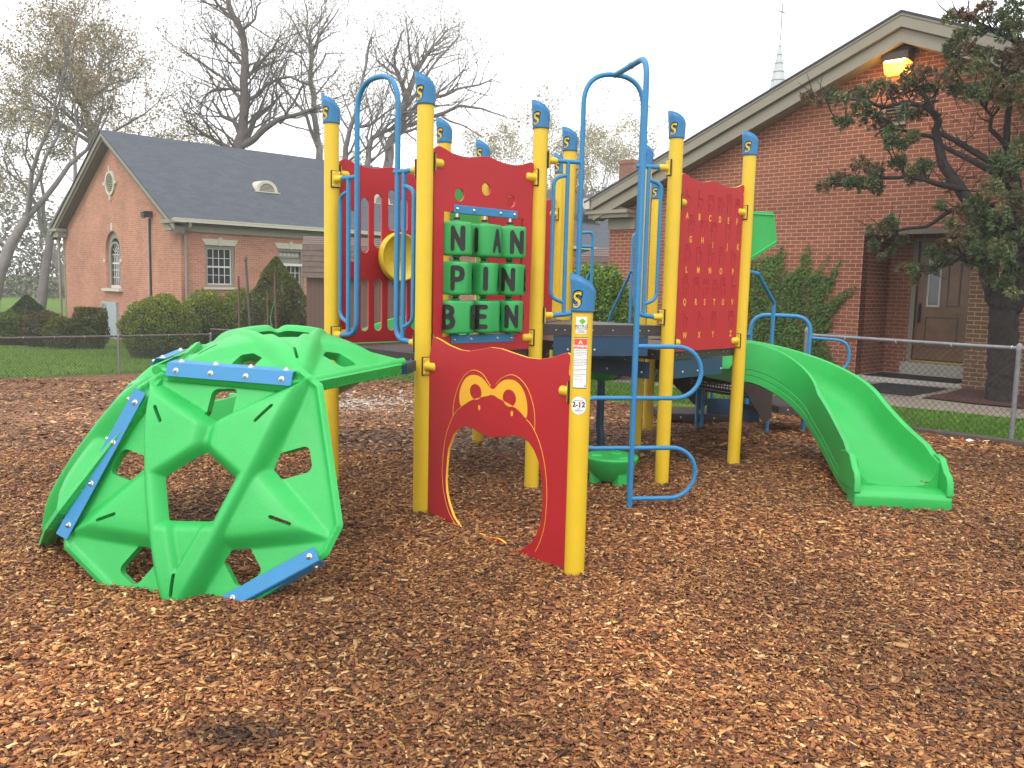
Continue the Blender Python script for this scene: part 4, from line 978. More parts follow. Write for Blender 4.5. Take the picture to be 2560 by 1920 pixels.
for p, q in ((V15[1], V15[2]), (V15[0], V15[4])):
    mb = MB(); mb.tube([Vector(p)+Vector((0,0,-.01)), Vector(q)+Vector((0,0,-.01))], .026, 10); part('climber_rim', mb, green)
mb = MB(); mb.obox((-.70, 5.78, 1.05), Vector((.015, .12, 0)), Vector((.03, -.01, 0)), (0, 0, .035)); part('climber_mount', mb, [navy])

# ------------------------------------------------------------------ play seat and table under the decks
def bowl(name, label, cat, x, y, z, r, depth, ped):
    t = empty(name, (x, y, hgt(x, y))); tag(t, label, cat); z0 = z - hgt(x, y)
    mb = MB(); mb.lathe([(r*.45, z0-depth), (r*.8, z0-depth*.6), (r*.97, z0-.03), (r, z0-.012), (r*.985, z0), (r*.9, z0+.004), (r*.5, z0+.001), (.01, z0)], 40, 0); o = mb.build('seat_top' if ped == 'legs' else 'table_top', green, t)
    m2 = MB()
    if ped == 'legs':
        for k in range(3):
            a = R(60 + 120*k); c, s_ = math.cos(a), math.sin(a)
            m2.obox((c*r*.55, s_*r*.55, z0-depth*.55), Vector((c, s_, 0))*r*.22, Vector((-s_, c, 0))*r*.20, (0, 0, depth*.62))
        bevel(m2.build('foot', green, t), .012, 2)
    else:
        m2.tube(fillet([(0, 0, z0-depth), (0, 0, .25), (.04, -.03, -.12)], .1), .038, 14); m2.build('pedestal', navy, t)
    return t
bowl('mushroom_stool', 'low green plastic stool in the chips under the high deck', 'stool', .83, 7.05, .235, .225, .20, 'legs')
bowl('play_table', 'green bowl-shaped play table on a dark blue pedestal behind the loop ladder', 'table', .86, 8.35, .90, .25, .17, 'post')
# crumpled litter on the chips
mb = MB(); rr = random.Random(2); n = 9; vs = [(math.cos(2*math.pi*i/n)*.045*rr.uniform(.6, 1.2), math.sin(2*math.pi*i/n)*.03*rr.uniform(.6, 1.2), rr.uniform(0, .02)) for i in range(n)] + [(0, 0, .03)]
mb.add(vs, [(i, (i+1)%n, n) for i in range(n)]); o = mb.build('paper_scrap', white_st); o.location = (4.99, 9.35, hgt(4.99, 9.35)+.03); tag(o, 'crumpled scrap of white paper on the chips before the right fence', 'litter')

# ------------------------------------------------------------------ chain link fences
def chain_fence(name, label, a, b, h=1.04, cols=None, rail_r=.021, rm=galv, post_t=(), big=(), group=None, cell=.072, zoff=0.0, wr=.0028):
    A_, B_ = Vector((*a, 0)), Vector((*b, 0)); L = (B_-A_).length; d = (B_-A_)/L
    def P(s_, z): p = A_ + d*s_; return Vector((p.x, p.y, hgt(p.x, p.y)+zoff+z))
    root = empty(name, P(0, 0)); tag(root, label, 'fence', group); off = -root.location
    def B(mb, nm, m_):
        mb.v = [tuple(Vector(v)+off) for v in mb.v]; return mb.build(nm, m_, root)
    mb = MB(); k = max(2, int(L/1.5)); mb.tube([P(L*i/k, h) for i in range(k+1)], rail_r, 10); B(mb, 'top_rail', rm)
    for t in post_t:
        mb = MB(); rp = .042 if t in big else .026
        mb.tube([P(L*t, -.1), P(L*t, h+(.04 if t in big else -.02))], rp, 12)
        if t in big: mb.lathe([(rp*1.15, 0), (rp*1.15, .03), (rp*.8, .06), (rp*.2, .085)], 12, 0, Matrix.Translation(P(L*t, h+.03)))
        else: mb.lathe([(.034, 0), (.034, .05), (.02, .075), (.006, .085)], 12, 0, Matrix.Translation(P(L*t, h-.03)))
        for z_ in (.25, .6, .9): mb.lathe([(rp*1.12, 0), (rp*1.12, .012)], 12, 0, Matrix.Translation(P(L*t, z_*h)))
        B(mb, 'fence_post', galv)
    mb = MB(); n = int(L/cell); nz = int(round(h*.97/cell)); hz = h*.97/nz
    fsx = Vector((d.y, -d.x, 0))*wr*.8
    for sgn in (1, -1):
        for i in range(-nz, n+1):
            s0 = i*cell; k0, k1 = 0, nz
            # straight diagonal from bottom to top, clipped to the length
            pts = []
            for q in range(nz+1):
                s_ = s0 + q*cell if sgn > 0 else s0 + (nz-q)*cell
                if 0 <= s_ <= L: pts.append((s_, q*hz))
            if len(pts) < 2: continue
            p0, p1 = P(pts[0][0], pts[0][1]+.01), P(pts[-1][0], pts[-1][1]+.01); wv = Vector((0, 0, wr)); fx = fsx*sgn
            mb.add([p0-wv+fx, p1-wv+fx, p1+wv+fx, p0+wv+fx, p0+fx*3, p1+fx*3], [(0,1,2,3), (0,4,5,1), (3,2,5,4)])
    B(mb, 'wire_mesh', wire)
    mb = MB(); s_ = .5
    while s_ < L:
        mb.lathe([(rail_r+.002, -.003), (rail_r+.002, .003)], 10, 0, Matrix.Translation(P(s_, h)) @ Matrix.Rotation(math.atan2(d.y, d.x), 4, 'Z') @ Matrix.Rotation(R(90), 4, 'Y')); s_ += .62
    B(mb, 'tie_wire', white_trim); return root
chain_fence('chain_link_fence', 'grey chain link fence in front of the brick building with the door', FR0, FR1, 1.06, post_t=(.001, .328, .8), big=(.001,), rail_r=.022)
chain_fence('chain_link_fence', 'chain link fence running behind the yellow posts', FB0, FB1, 1.03, rm=galv_dark, post_t=(.25, .45, .62, .80, .999), big=(.999,), rail_r=.022, wr=.0026)
chain_fence('chain_link_fence', 'low chain link fence before the lawn on the left', FL0, FL1, .90, rm=galv_dark, post_t=(.05, .32, .80, .999), rail_r=.026, wr=.0034)
# timber curb along the right fence
mb = MB(); p0, p1 = Vector((3.3, 11.50, 0)), Vector((9, 5.80, 0)); k = 4
for i in range(k):
    a, b = p0.lerp(p1, i/k), p0.lerp(p1, (i+.995)/k); m_ = (a+b)/2; mb.obox((m_.x-.03, m_.y-.03, hgt(m_.x, m_.y)+.01), (b-a)/2, Vector((.045, .045, 0)), (0, 0, .06))
o = mb.build('timber_edging', timber); tag(o, 'weathered timber edging under the right fence, holding back the chips', 'edging'); bevel(o, .01, 2)
# ================================================================== brick building with the side door (right)
def poly_xz(mb, pts, y0, y1, mi=0):        # convex or simple polygon given in x,z; extruded along y
    n = len(pts); vs = [(x, y0, z) for x, z in pts] + [(x, y1, z) for x, z in pts]
    mb.add(vs, [tuple(range(n)), tuple(range(n, 2*n))[::-1]] + [(i, n+i, n+(i+1)%n, (i+1)%n) for i in range(n)], mi)
BR = empty('brick_building', (2.0, 18.8, 0), R(-45)); tag(BR, 'red brick gabled building with a recessed wooden side door and taupe eaves', 'building')
def rb(name, mb, m, label=None, parent=None):
    o = mb.build(name, m, parent or BR)
    if label: o['label'] = label
    return o
def gable_mesh(name, loops, y0, y1, m, parent):
    me = curve_mesh(loops, (y1-y0)/2); me.transform(Matrix(((1,0,0,0),(0,0,-1,(y0+y1)/2),(0,1,0,0),(0,0,0,1)))); me.materials.clear(); me.materials.append(m)
    o = bpy.data.objects.new(name, me); o.parent = parent; return link(o)
SL = .414
gable_mesh('wall', [[(0, -.4), (5.5, -.4), (5.5, 2.665), (7.22, 2.665), (7.22, -.4), (12.04, -.4), (12.04, 3.05), (6.02, 3.05+6.02*SL+.02), (0, 3.05)]], 0, .22, brickR, BR)
mb = MB(); mb.box(0, .22, .22, 14, -.4, 3.05); mb.box(11.82, 12.04, .22, 14, -.4, 3.05); mb.box(.22, 11.82, 13.8, 14, -.4, 3.05)
mb.box(5.28, 5.5, .22, 1.37, -.4, 2.66); mb.box(7.22, 7.44, .22, 1.37, -.4, 2.66); rb('side_wall', mb, brickR)
gable_mesh('recess_wall', [[(5.5, -.4), (5.90, -.4), (5.90, 2.58), (6.98, 2.58), (6.98, -.4), (7.22, -.4), (7.22, 2.66), (5.5, 2.66)]], 1.15, 1.37, brickR, BR)
mb = MB(); mb.box(7.225, 8.75, -.012, -.001, -.1, 2.32); rb('brick_overlay', mb, brickP, label='tan brick strip right of the door recess')  # thin sheet of tan brick laid over the red wall
mb = MB(); mb.box(5.5, 7.22, .0, .22, 2.575, 2.66); mb.box(5.5, 7.22, .22, 1.15, 2.62, 2.655); rb('door_head', mb, trim_dark)
# eaves: crown board, lower board, strip between, roof
ap = 5.99; xa = 6.02
def rake(y0, y1, d0, d1, name, m):
    L0, L1 = -.20, 12.24
    mb = MB()
    for x0, x1 in ((L0, xa), (L1, xa)):
        t = lambda x: ap - abs(x-xa)*SL
        p = [(x0, t(x0)-d0), (x1, t(x1)-d0), (x1, t(x1)-d1), (x0, t(x0)-d1)]
        if x0 > x1: p = p[::-1]
        poly_xz(mb, p[::-1], y0, y1)
    return rb(name, mb, m)
rake(-.40, -.30, .0, .205, 'crown_board', trim); rake(-.33, -.001, .225, .43, 'frieze_board', trim); rake(-.345, -.0, .200, .228, 'moulding', trim_dark); rake(-.415, -.399, .0, .035, 'moulding', trim)
mb = MB()
for x0, x1 in ((-.38, xa), (12.42, xa)):
    t = lambda x: ap + .004 - abs(x-xa)*SL
    p = [(x0, t(x0)), (x1, t(x1)), (x1, t(x1)+.035), (x0, t(x0)+.035)]
    if x0 > x1: p = p[::-1]
    poly_xz(mb, p[::-1], -.43, 14.2)
rb('roof', mb, slate)
mb = MB(); mb.box(-.40, .72, -.36, -.001, 3.115, 3.185); mb.box(-.36, .70, -.30, -.002, 3.03, 3.11); mb.box(-.20, -.02, -.28, 12, 3.19, 3.42)
rb('cornice_return', mb, trim)
mb = MB(); poly_xz(mb, [(-.18, 3.19), (.68, 3.19), (.30, 3.30), (-.18, 3.34)], -.29, -.02); rb('soffit_board', mb, trim_dark)
mb = MB(); mb.box(-.012, .69, -.05, .30, 2.80, 3.025); rb('corner_block', mb, trim)
mb = MB(); poly_xz(mb, [(-.43, 3.30), (-.36, 3.22), (-.24, 3.22), (-.24, 3.44), (-.40, 3.44)], -.42, -.30); mb.box(-.40, -.25, -.30, 14, 3.27, 3.42); rb('gutter', mb, cream)
# door
dr = MB(); dr.box(5.99, 6.95, 1.20, 1.245, .47, 2.52)
DO = rb('door', dr, wood_door, label='weathered brown wooden door with a narrow glazed light')
def frame_box(mb, x0, x1, z0, z1, w_, y0, y1, mi=0):
    mb.box(x0, x1, y0, y1, z0, z0+w_, mi); mb.box(x0, x1, y0, y1, z1-w_, z1, mi); mb.box(x0, x0+w_, y0, y1, z0+w_, z1-w_, mi); mb.box(x1-w_, x1, y0, y1, z0+w_, z1-w_, mi)
mb = MB(); frame_box(mb, 6.16, 6.38, 1.39, 2.21, .028, 1.185, 1.199); o = rb('light_frame', mb, white_trim, parent=DO)
mb = MB(); mb.box(6.188, 6.352, 1.193, 1.1985, 1.418, 2.182); rb('glass_light', mb, glass, parent=DO)
mb = MB()
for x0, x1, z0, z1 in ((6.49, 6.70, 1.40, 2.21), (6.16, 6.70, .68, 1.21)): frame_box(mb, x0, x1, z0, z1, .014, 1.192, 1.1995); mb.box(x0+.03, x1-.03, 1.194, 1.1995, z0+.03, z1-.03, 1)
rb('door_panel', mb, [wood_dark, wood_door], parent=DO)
mb = MB(); mb.tube([(6.055, 1.15, 1.12), (6.055, 1.15, 1.42)], .014, 10); mb.box(6.03, 6.08, 1.19, 1.199, 1.10, 1.46); mb.lathe([(.018, 0), (.014, .03)], 12, 0, Matrix.Translation((6.055, 1.19, 1.42)) @ Matrix.Rotation(R(90), 4, 'X')); mb.tube([(6.055, 1.15, 1.13), (6.055, 1.195, 1.13)], .01, 8); rb('door_handle', mb, bronze, parent=DO)
mb = MB(); mb.box(5.905, 5.985, 1.13, 1.25, .38, 2.575); mb.box(6.955, 6.975, 1.16, 1.25, .38, 2.575); mb.box(5.985, 6.955, 1.13, 1.25, 2.52, 2.575); rb('door_frame', mb, trim)
mb = MB(); mb.box(5.99, 6.95, 1.12, 1.19, .425, .447); rb('threshold', mb, brass)
mb = MB(); mb.box(5.99, 6.95, 1.198, 1.24, .44, .468); rb('door_sweep', mb, gasket, parent=DO)
mb = MB(); mb.box(5.90, 6.98, .86, 1.17, .205, .42); bevel(rb('door_step', mb, step_conc), .01)
mb = MB(); mb.box(5.50, 7.22, -.02, 1.15, -.1, .20); bevel(rb('porch_slab', mb, step_conc), .012)
# wall lamp (lit) and louvre
LA = empty('wall_lamp', (0, 0, 0)); LA.parent = None
LA.location = BR.matrix_world @ Vector((0,0,0)) if False else (2.0 + 5.9*.7071, 18.8 - 5.9*.7071, 5.1); LA.rotation_euler = (0, 0, R(-45)); tag(LA, 'lit wall lamp glowing amber under the gable peak of the brick building', 'wall lamp')
mb = MB()
def yz_prism(mb, pts, x0, x1, mi=0):
    n = len(pts); vs = [(x0, y, z) for y, z in pts] + [(x1, y, z) for y, z in pts]
    mb.add(vs, [tuple(range(n))[::-1], tuple(range(n, 2*n))] + [(i, (i+1)%n, n+(i+1)%n, n+i) for i in range(n)], mi)
yz_prism(mb, [(-.002, .20), (-.25, .22), (-.26, .34), (-.20, .42), (-.002, .44)], -.21, .21); bevel(mb.build('lamp_housing', bronze, LA), .012, 2)
lens = mat('lit_lamp_lens', (.9, .5, .08), .2, emit=((1.0, .40, .03), 3.2)); tube_m = mat('lit_lamp_tube', (1, .7, .3), .2, emit=((1.0, .66, .26), 22))
mb = MB(); yz_prism(mb, [(-.002, .03), (-.15, .04), (-.235, .215), (-.002, .195)], -.19, .19); mb.build('lamp_lens', lens, LA)
mb = MB(); mb.box(-.16, .16, -.245, -.20, .195, .222); mb.build('lamp_tube', tube_m, LA)
ld = bpy.data.lights.new('lamp_light', 'POINT'); ld.energy = 9; ld.color = (1, .5, .12); ld.shadow_soft_size = .12; lo = link(bpy.data.objects.new('lamp_light', ld)); lo.parent = LA; lo.location = (0, -.34, .0)
mb = MB()
for i in range(5): mb.obox((5.88, -.03, 4.38+i*.055), (.15, 0, 0), (0, .03, .012), (0, -.002, .004))
frame_box(mb, 5.70, 6.06, 4.33, 4.65, .03, -.06, -.001, 0); rb('louvre_vent', mb, trim)
# entrance mats
for nm, lb, x0, x1, y0, y1, z in (('door_mat', 'black rubber mat on the porch slab in front of the wooden door', 5.62, 7.12, .06, .82, .206), ('door_mat', 'larger black rubber mat on the walkway before the porch', 6.1, 7.1, -1.72, -.25, .0)):
    t = Vector((2.0, 18.8, 0)) + Vector((.7071, -.7071, 0))*(x0+x1)/2 + Vector((.7071, .7071, 0))*(y0+y1)/2
    zb = z if z else hgt(t.x, t.y) + .035
    mb = MB(); w_, d_ = (x1-x0)/2, (y1-y0)/2; mb.box(-w_, w_, -d_, d_, 0, .010)
    for i in range(int(w_*2/.06)): mb.box(-w_+.02+i*.06, -w_+.045+i*.06, -d_+.02, d_-.02, .0102, .014)
    o = mb.build(nm, mat_rubber); o.location = (t.x, t.y, zb); o.rotation_euler = (0, 0, R(-45)); tag(o, lb, 'mat')
# concrete walkway
def strip(name, x0, x1, y0, y1, lift, m, nx, ny):
    def W(u, d): p = Vector((2.0, 18.8, 0)) + Vector((.7071, -.7071, 0))*u + Vector((.7071, .7071, 0))*d; return (p.x, p.y, hgt(p.x, p.y)+lift)
    vs = [W(x0+(x1-x0)*i/nx, y0+(y1-y0)*j/ny) for i in range(nx+1) for j in range(ny+1)]
    me = bpy.data.meshes.new(name); me.from_pydata(vs, [], [(i*(ny+1)+j, (i+1)*(ny+1)+j, (i+1)*(ny+1)+j+1, i*(ny+1)+j+1) for i in range(nx) for j in range(ny)]); me.materials.append(m)
    o = link(bpy.data.objects.new(name, me)); o['kind'] = 'structure'; return o
strip('path', -14, 14, -2.72, -1.80, .022, concrete, 60, 3); strip('path', 5.4, 7.28, -1.80, -.02, .026, concrete, 6, 6)
strip('mulch_bed', 7.28, 12.5, -1.80, -.001, .04, redmulch_m, 20, 8); strip('mulch_bed', .2, 5.4, -1.80, -.001, .03, redmulch_m, 20, 8)
strip('path', -20.5, -14, -2.72, -1.80, .022, concrete, 30, 3)

# ================================================================== long brick hall (left)
HL = empty('brick_hall', (-10.44, 27.44, 0), R(45)); tag(HL, 'long rose brick hall with grey shingle roof and arched gable window', 'building')
def hb(name, mb, m, label=None, parent=None):
    o = mb.build(name, m, parent or HL)
    if label: o['label'] = label
    return o
W_, EZ, AZ, LL = 10.6, 3.40, 6.40, 28.0; sl = (AZ-EZ+.12)/(W_/2)
def gable_yz(name, loops, x0, x1, m, parent):
    me = curve_mesh(loops, (x1-x0)/2); me.transform(Matrix(((0,0,1,(x0+x1)/2),(1,0,0,0),(0,1,0,0),(0,0,0,1)))); me.materials.clear(); me.materials.append(m)
    o = bpy.data.objects.new(name, me); o.parent = parent; return link(o)
def archy(yc, hw, z0, zs, n=16): return [(yc+hw, z0)] + [(yc+hw*math.cos(math.pi*i/n), zs+hw*math.sin(math.pi*i/n)*1.0) for i in range(n+1)] + [(yc-hw, z0)]
AY = 5.52
gable_yz('wall', [[(0, -1.1), (W_, -1.1), (W_, EZ), (W_/2, EZ+W_/2*sl), (0, EZ)], archy(AY, .68, 1.10, 2.45)[::-1]], 0, .25, brickL, HL)
gable_mesh('wall', [[(.25, -1.1), (LL, -1.1), (LL, EZ), (.25, EZ)], [(.80, 1.27), (1.82, 1.27), (1.82, 2.60), (.80, 2.60)][::-1], [(3.36, -.2), (4.38, -.2), (4.38, 2.60), (3.36, 2.60)][::-1]], 0, .25, brickL, HL)
mb = MB(); mb.box(.25, LL, W_-.25, W_, -1.1, EZ); mb.box(LL-.25, LL-.001, .25, W_-.25, -1.1, EZ); hb('back_wall', mb, brickL)
def roof_slope(sign):
    y_e, y_r = (-.36, W_/2) if sign > 0 else (W_+.36, W_/2); z_e = EZ + .05 - .36*sl + .02; z_r = AZ + .17
    x0, x1 = -.42, LL+.3; vs = [(x0, y_e, z_e), (x1, y_e, z_e), (x1, y_r, z_r), (x0, y_r, z_r), (x0, y_e, z_e-.05), (x1, y_e, z_e-.05), (x1, y_r, z_r-.05), (x0, y_r, z_r-.05)]
    fs = [(0,1,2,3), (7,6,5,4), (0,4,5,1), (1,5,6,2), (3,2,6,7), (0,3,7,4)]
    if sign < 0: fs = [f[::-1] for f in fs]
    me = bpy.data.meshes.new('roof'); me.from_pydata(vs, [], fs); me.materials.append(shingle)
    uv = me.uv_layers.new(name='UVMap'); Ls = math.hypot(y_r-y_e, z_r-z_e)
    for p in me.polygons:
        for li in p.loop_indices:
            v = me.vertices[me.loops[li].vertex_index].co; uv.data[li].uv = (v.x, (v.z-z_e)/(z_r-z_e)*Ls)
    o = bpy.data.objects.new('roof', me); o.parent = HL; return link(o)
roof_slope(1); roof_slope(-1)
ZT = AZ + .17 - .052; sl2 = (AZ+.17 - (EZ+.07-.36*sl))/(W_/2+.36)
def rake_l(x0, x1, d0, d1, m, nm='rake_board'):
    mb = MB()
    for ye in (-.36, W_+.36):
        zt_ = lambda y: ZT - abs(y-W_/2)*sl2
        p = [(ye, zt_(ye)-d0), (W_/2, ZT-d0), (W_/2, ZT-d1), (ye, zt_(ye)-d1)]
        n = 4; vs = [(x0, y, z) for y, z in p] + [(x1, y, z) for y, z in p]; f = [tuple(range(n)), tuple(range(n, 2*n))[::-1]] + [(i, n+i, n+(i+1)%n, (i+1)%n) for i in range(n)]
        if ye > 0: f = [q[::-1] for q in f]
        mb.add(vs, f)
    hb(nm, mb, m)
rake_l(-.38, -.33, .0, .17, trim); rake_l(-.33, -.001, .12, .30, trim_dark, 'soffit')
mb = MB(); mb.box(-.02, LL, -.10, -.001, 2.99, 3.20); mb.box(-.05, LL, -.30, -.001, 3.205, 3.27); hb('frieze_board', mb, trim)
mb = MB(); mb.box(-.38, LL, -.46, -.33, 3.255, 3.36); mb.box(-.38, LL, -.475, -.462, 3.34, 3.375); hb('gutter', mb, cream)
mb = MB(); mb.box(-.42, -.02, -.42, .55, 3.22, 3.33); mb.box(-.33, -.005, -.12, .45, 3.00, 3.215); hb('cornice_return', mb, trim); mb = MB(); mb.box(-.42, -.02, W_-.55, W_+.42, 3.22, 3.33); mb.box(-.33, -.005, W_-.45, W_+.12, 3.00, 3.215); hb('cornice_return', mb, trim)
mb = MB(); mb.tube(fillet([(.14, -.40, 3.27), (.14, -.40, 3.12), (.14, -.07, 2.92), (.14, -.07, -.62)], .08, 5), .045, 8); hb('downspout', mb, trim)
mb = MB(); mb.tube([(-.15, W_+.06, 3.2), (-.15, W_+.06, -.62)], .055, 8); mb.box(-.02, -.002, W_-.16, W_, -.6, 3.2); hb('downspout', mb, trim)
# louvre in the gable
mb = MB(); mb.add([(-.06, AY+.43*math.cos(t), 4.80+.43*math.sin(t)) for t in [2*math.pi*i/32 for i in range(32)]] + [(-.06, AY+.34*math.cos(t), 4.80+.34*math.sin(t)) for t in [2*math.pi*i/32 for i in range(32)]] + [(-.001, AY+.43*math.cos(t), 4.80+.43*math.sin(t)) for t in [2*math.pi*i/32 for i in range(32)]] + [(-.001, AY+.34*math.cos(t), 4.80+.34*math.sin(t)) for t in [2*math.pi*i/32 for i in range(32)]],
       [(i, (i+1)%32, 32+(i+1)%32, 32+i) for i in range(32)] + [(i, 64+i, 64+(i+1)%32, (i+1)%32) for i in range(32)] + [(32+i, 32+(i+1)%32, 96+(i+1)%32, 96+i) for i in range(32)])
for dy, dz in ((0, .5), (0, -.5), (.5, 0), (-.5, 0)): mb.box(-.07, -.001, AY+dy-(.05 if dy == 0 else .09), AY+dy+(.05 if dy == 0 else .09), 4.80+dz-(.10 if dz else .05), 4.80+dz+(.10 if dz else .05), 1)
for i in range(10):
    z = 4.80-.30+i*.067; hw = math.sqrt(max(0, .34**2-(z-4.80)**2)); mb.obox((-.03, AY, z), (.02, 0, -.016), (0, hw, 0), (.003, 0, .004))
mb.box(-.004, -.002, AY-.33, AY+.33, 4.5, 5.1, 2); LV = hb('louvre_vent', mb, [cream, cream, gasket])
# arched window
mb = MB()
def arch_ring(mb, yc, z0, zs, r0, r1, x0, x1, mi=0, n=24):
    P0 = [(yc+r0, z0)] + [(yc+r0*math.cos(math.pi*i/n), zs+r0*math.sin(math.pi*i/n)) for i in range(n+1)] + [(yc-r0, z0)]
    P1 = [(yc+r1, z0)] + [(yc+r1*math.cos(math.pi*i/n), zs+r1*math.sin(math.pi*i/n)) for i in range(n+1)] + [(yc-r1, z0)]
    k = len(P0); vs = [(x0, *p) for p in P0] + [(x0, *p) for p in P1] + [(x1, *p) for p in P0] + [(x1, *p) for p in P1]
    mb.add(vs, [(i, k+i, k+i+1, i+1) for i in range(k-1)] + [(i, i+1, 2*k+i+1, 2*k+i) for i in range(k-1)] + [(k+i, 3*k+i, 3*k+i+1, k+i+1) for i in range(k-1)], mi)
arch_ring(mb, AY, 1.10, 2.45, .675, .44, .10, .24); arch_ring(mb, AY, 1.20, 2.30, .47, .40, .07, .11); WD = hb('arched_window', mb, trim)
mb = MB(); mb.box(-.14, .10, AY-.82, AY+.82, 1.0, 1.095); mb.box(.08, .12, AY-.44, AY+.44, 1.10, 1.22); bevel(hb('sill', mb, cream, parent=WD), .01)
mb = MB(); mb.box(-.03, -.002, AY-.07, AY+.07, 3.15, 3.42); mb.box(-.03, -.002, AY-.86, AY-.68, 2.03, 2.15); mb.box(-.03, -.002, AY+.68, AY+.86, 2.03, 2.15); hb('keystone', mb, cream, parent=WD)
mb = MB()
for y in (-.24, -.08, .08, .24): mb.box(.13, .15, AY+y-.010, AY+y+.010, 1.22, 2.35)
for z in (1.5, 1.76, 2.30, 2.0): mb.box(.128, .152, AY-.42, AY+.42, z-(.010 if z != 2.0 else .025), z+(.010 if z != 2.0 else .025))
for a in (30, 60, 90, 120, 150): mb.tube([(.14, AY+.1*math.cos(R(a)), 2.32+.1*math.sin(R(a))), (.14, AY+.42*math.cos(R(a)), 2.32+.42*math.sin(R(a)))], .010, 4)
hb('muntins', mb, white_trim, parent=WD)
gable_yz('glass', [archy(AY, .45, 1.18, 2.32)], .165, .18, glass, WD)
mb = MB(); mb.box(.20, .21, AY-.43, AY+.43, 1.2, 1.9); hb('curtain', mb, curtain, parent=WD)
# sash window and transom door on the long side
def flat_lintel(mb, x0, x1, z0, z1):
    poly_xz(mb, [(x0, z0), (x1, z0), (x1+.11, z1), (x0-.11, z1)], -.03, -.001); xm = (x0+x1)/2; poly_xz(mb, [(xm-.05, z0-.01), (xm+.05, z0-.01), (xm+.07, z1+.055), (xm-.07, z1+.055)], -.05, -.002)
mb = MB(); frame_box(mb, .80, 1.82, 1.27, 2.60, .09, .04, .24); SW = hb('sash_window', mb, trim, label='white curtained sash window on the long side')
mb = MB(); flat_lintel(mb, .80, 1.82, 2.61, 2.80); hb('lintel', mb, cream, parent=SW)
mb = MB(); mb.box(.74, 1.88, -.06, .04, 1.20, 1.268); hb('sill', mb, cream, parent=SW)
mb = MB(); frame_box(mb, .89, 1.73, 1.36, 2.51, .03, .09, .13); mb.box(.92, 1.70, .088, .135, 1.90, 1.95)
for i in (1, 2, 3): x = .92+.78*i/4; mb.box(x-.009, x+.009, .10, .12, 1.39, 2.48)
for z in (2.2, 1.66): mb.box(.92, 1.70, .101, .121, z-.009, z+.009)
hb('muntins', mb, white_trim, parent=SW)
mb = MB(); mb.box(.91, 1.71, .135, .145, 1.38, 2.49); hb('glass', mb, glass, parent=SW)
mb = MB(); mb.box(.93, 1.69, .155, .16, 1.39, 1.93); hb('curtain', mb, curtain, parent=SW)
mb = MB(); frame_box(mb, 3.36, 4.38, -.2, 2.60, .08, .03, .24); mb.box(3.44, 4.30, .06, .2, 2.13, 2.30); mb.box(3.44, 4.30, .02, .2, 2.305, 2.33); mb.box(3.42, 4.32, .0, .2, 2.03, 2.12, 1)
TD = hb('side_door', mb, [trim, white_trim], label='painted side door under a five-pane transom')
mb = MB(); flat_lintel(mb, 3.36, 4.38, 2.61, 2.80); hb('lintel', mb, cream, parent=TD)
mb = MB(); mb.box(3.46, 4.28, .12, .13, 2.33, 2.50)
for i in range(5): mb.box(3.50+i*.155, 3.62+i*.155, .112, .119, 2.36, 2.47, 1)
hb('transom', mb, [trim, curtain], parent=TD)
mb = MB(); mb.box(3.46, 4.28, .14, .15, -.15, 2.03); hb('glass', mb, glass, parent=TD)
mb = MB()
for i in range(6): x = 3.46+i*.164; mb.box(x-.01, x+.01, .12, .139, .9, 2.03)
for z in (.9, 1.2, 1.5, 1.8): mb.box(3.46, 4.28, .121, .138, z-.01, z+.01)
mb.box(3.46, 4.28, .10, .139, -.2, .88); hb('muntins', mb, white_trim, parent=TD)
# conduit, cellar hatch
mb = MB(); mb.box(-.06, -.001, 2.20, 2.29, -.6, 3.45); mb.box(-.055, -.001, 2.295, 2.32, -.6, 3.47, 1); hb('conduit', mb, [metal_lead, white_trim])
mb = MB(); frame_box(mb, 5.1, 6.5, -.6, .60, .07, -.10, -.0) if False else None
mb.box(-.08, -.001, 5.15, 6.55, -.7, .62); CH = hb('cellar_door', mb, mat('pale_blue_grey_paint', (.30, .35, .37), .6, var=.15), label='pale grey cellar doors behind the clipped shrubs')
mb = MB(); mb.box(-.095, -.081, 6.05, 6.46, -.6, .54); hb('door_leaf', mb, mat('stained_board', (.20, .20, .21), .8, var=.5, vscale=7), parent=CH)
# roof dormer vents
def dormer(x, y, col, grey=False, s=1.0):
    z = EZ+.07-.36*sl2 + (y+.36)*sl2; mb = MB(); n = 12; w2, h = .36*s, .34*s
    ring = lambda yy, f: [(x + w2*f*math.cos(math.pi*i/n), yy, z-.02 + h*f*math.sin(math.pi*i/n)*(1.25 if i in () else 1)) for i in range(n+1)]
    a, b = ring(y-.06, 1.18), ring(y+.9, 1.18); mb.add(a+b, [(i, i+1, n+2+i, n+1+i) for i in range(n)], 0, True)
    c_, d_ = ring(y-.06, 1.18), ring(y-.06, .86); mb.add(c_+d_, [(i, n+1+i, n+2+i, i+1) for i in range(n)], 0)
    e_, f_ = ring(y-.06, .86), ring(y+.02, .86); mb.add(e_+f_, [(i, n+1+i, n+2+i, i+1) for i in range(n)], 0)
    mb.box(x-w2*1.35, x+w2*1.35, y-.14, y-.02, z-.06, z-.02)
    mb.add(ring(y+.02, .86), [tuple(range(n+1))], 1)
    for k in range(6):
        zz_ = z+.03+k*.045*s; hw = w2*.84*math.sqrt(max(0, 1-((zz_-z)/(h*.84))**2)) if zz_-z < h*.84 else 0
        if hw > .03: mb.obox((x, y-.02, zz_), (hw, 0, 0), (0, .025, .012), (0, -.003, .006))
    return hb('roof_vent', mb, col)
dormer(4.15, 2.1, [cream, gasket]); dormer(9.2, 2.1, [cream, gasket]); dormer(22.1, 2.2, [metal_lead, gasket], s=1.7)
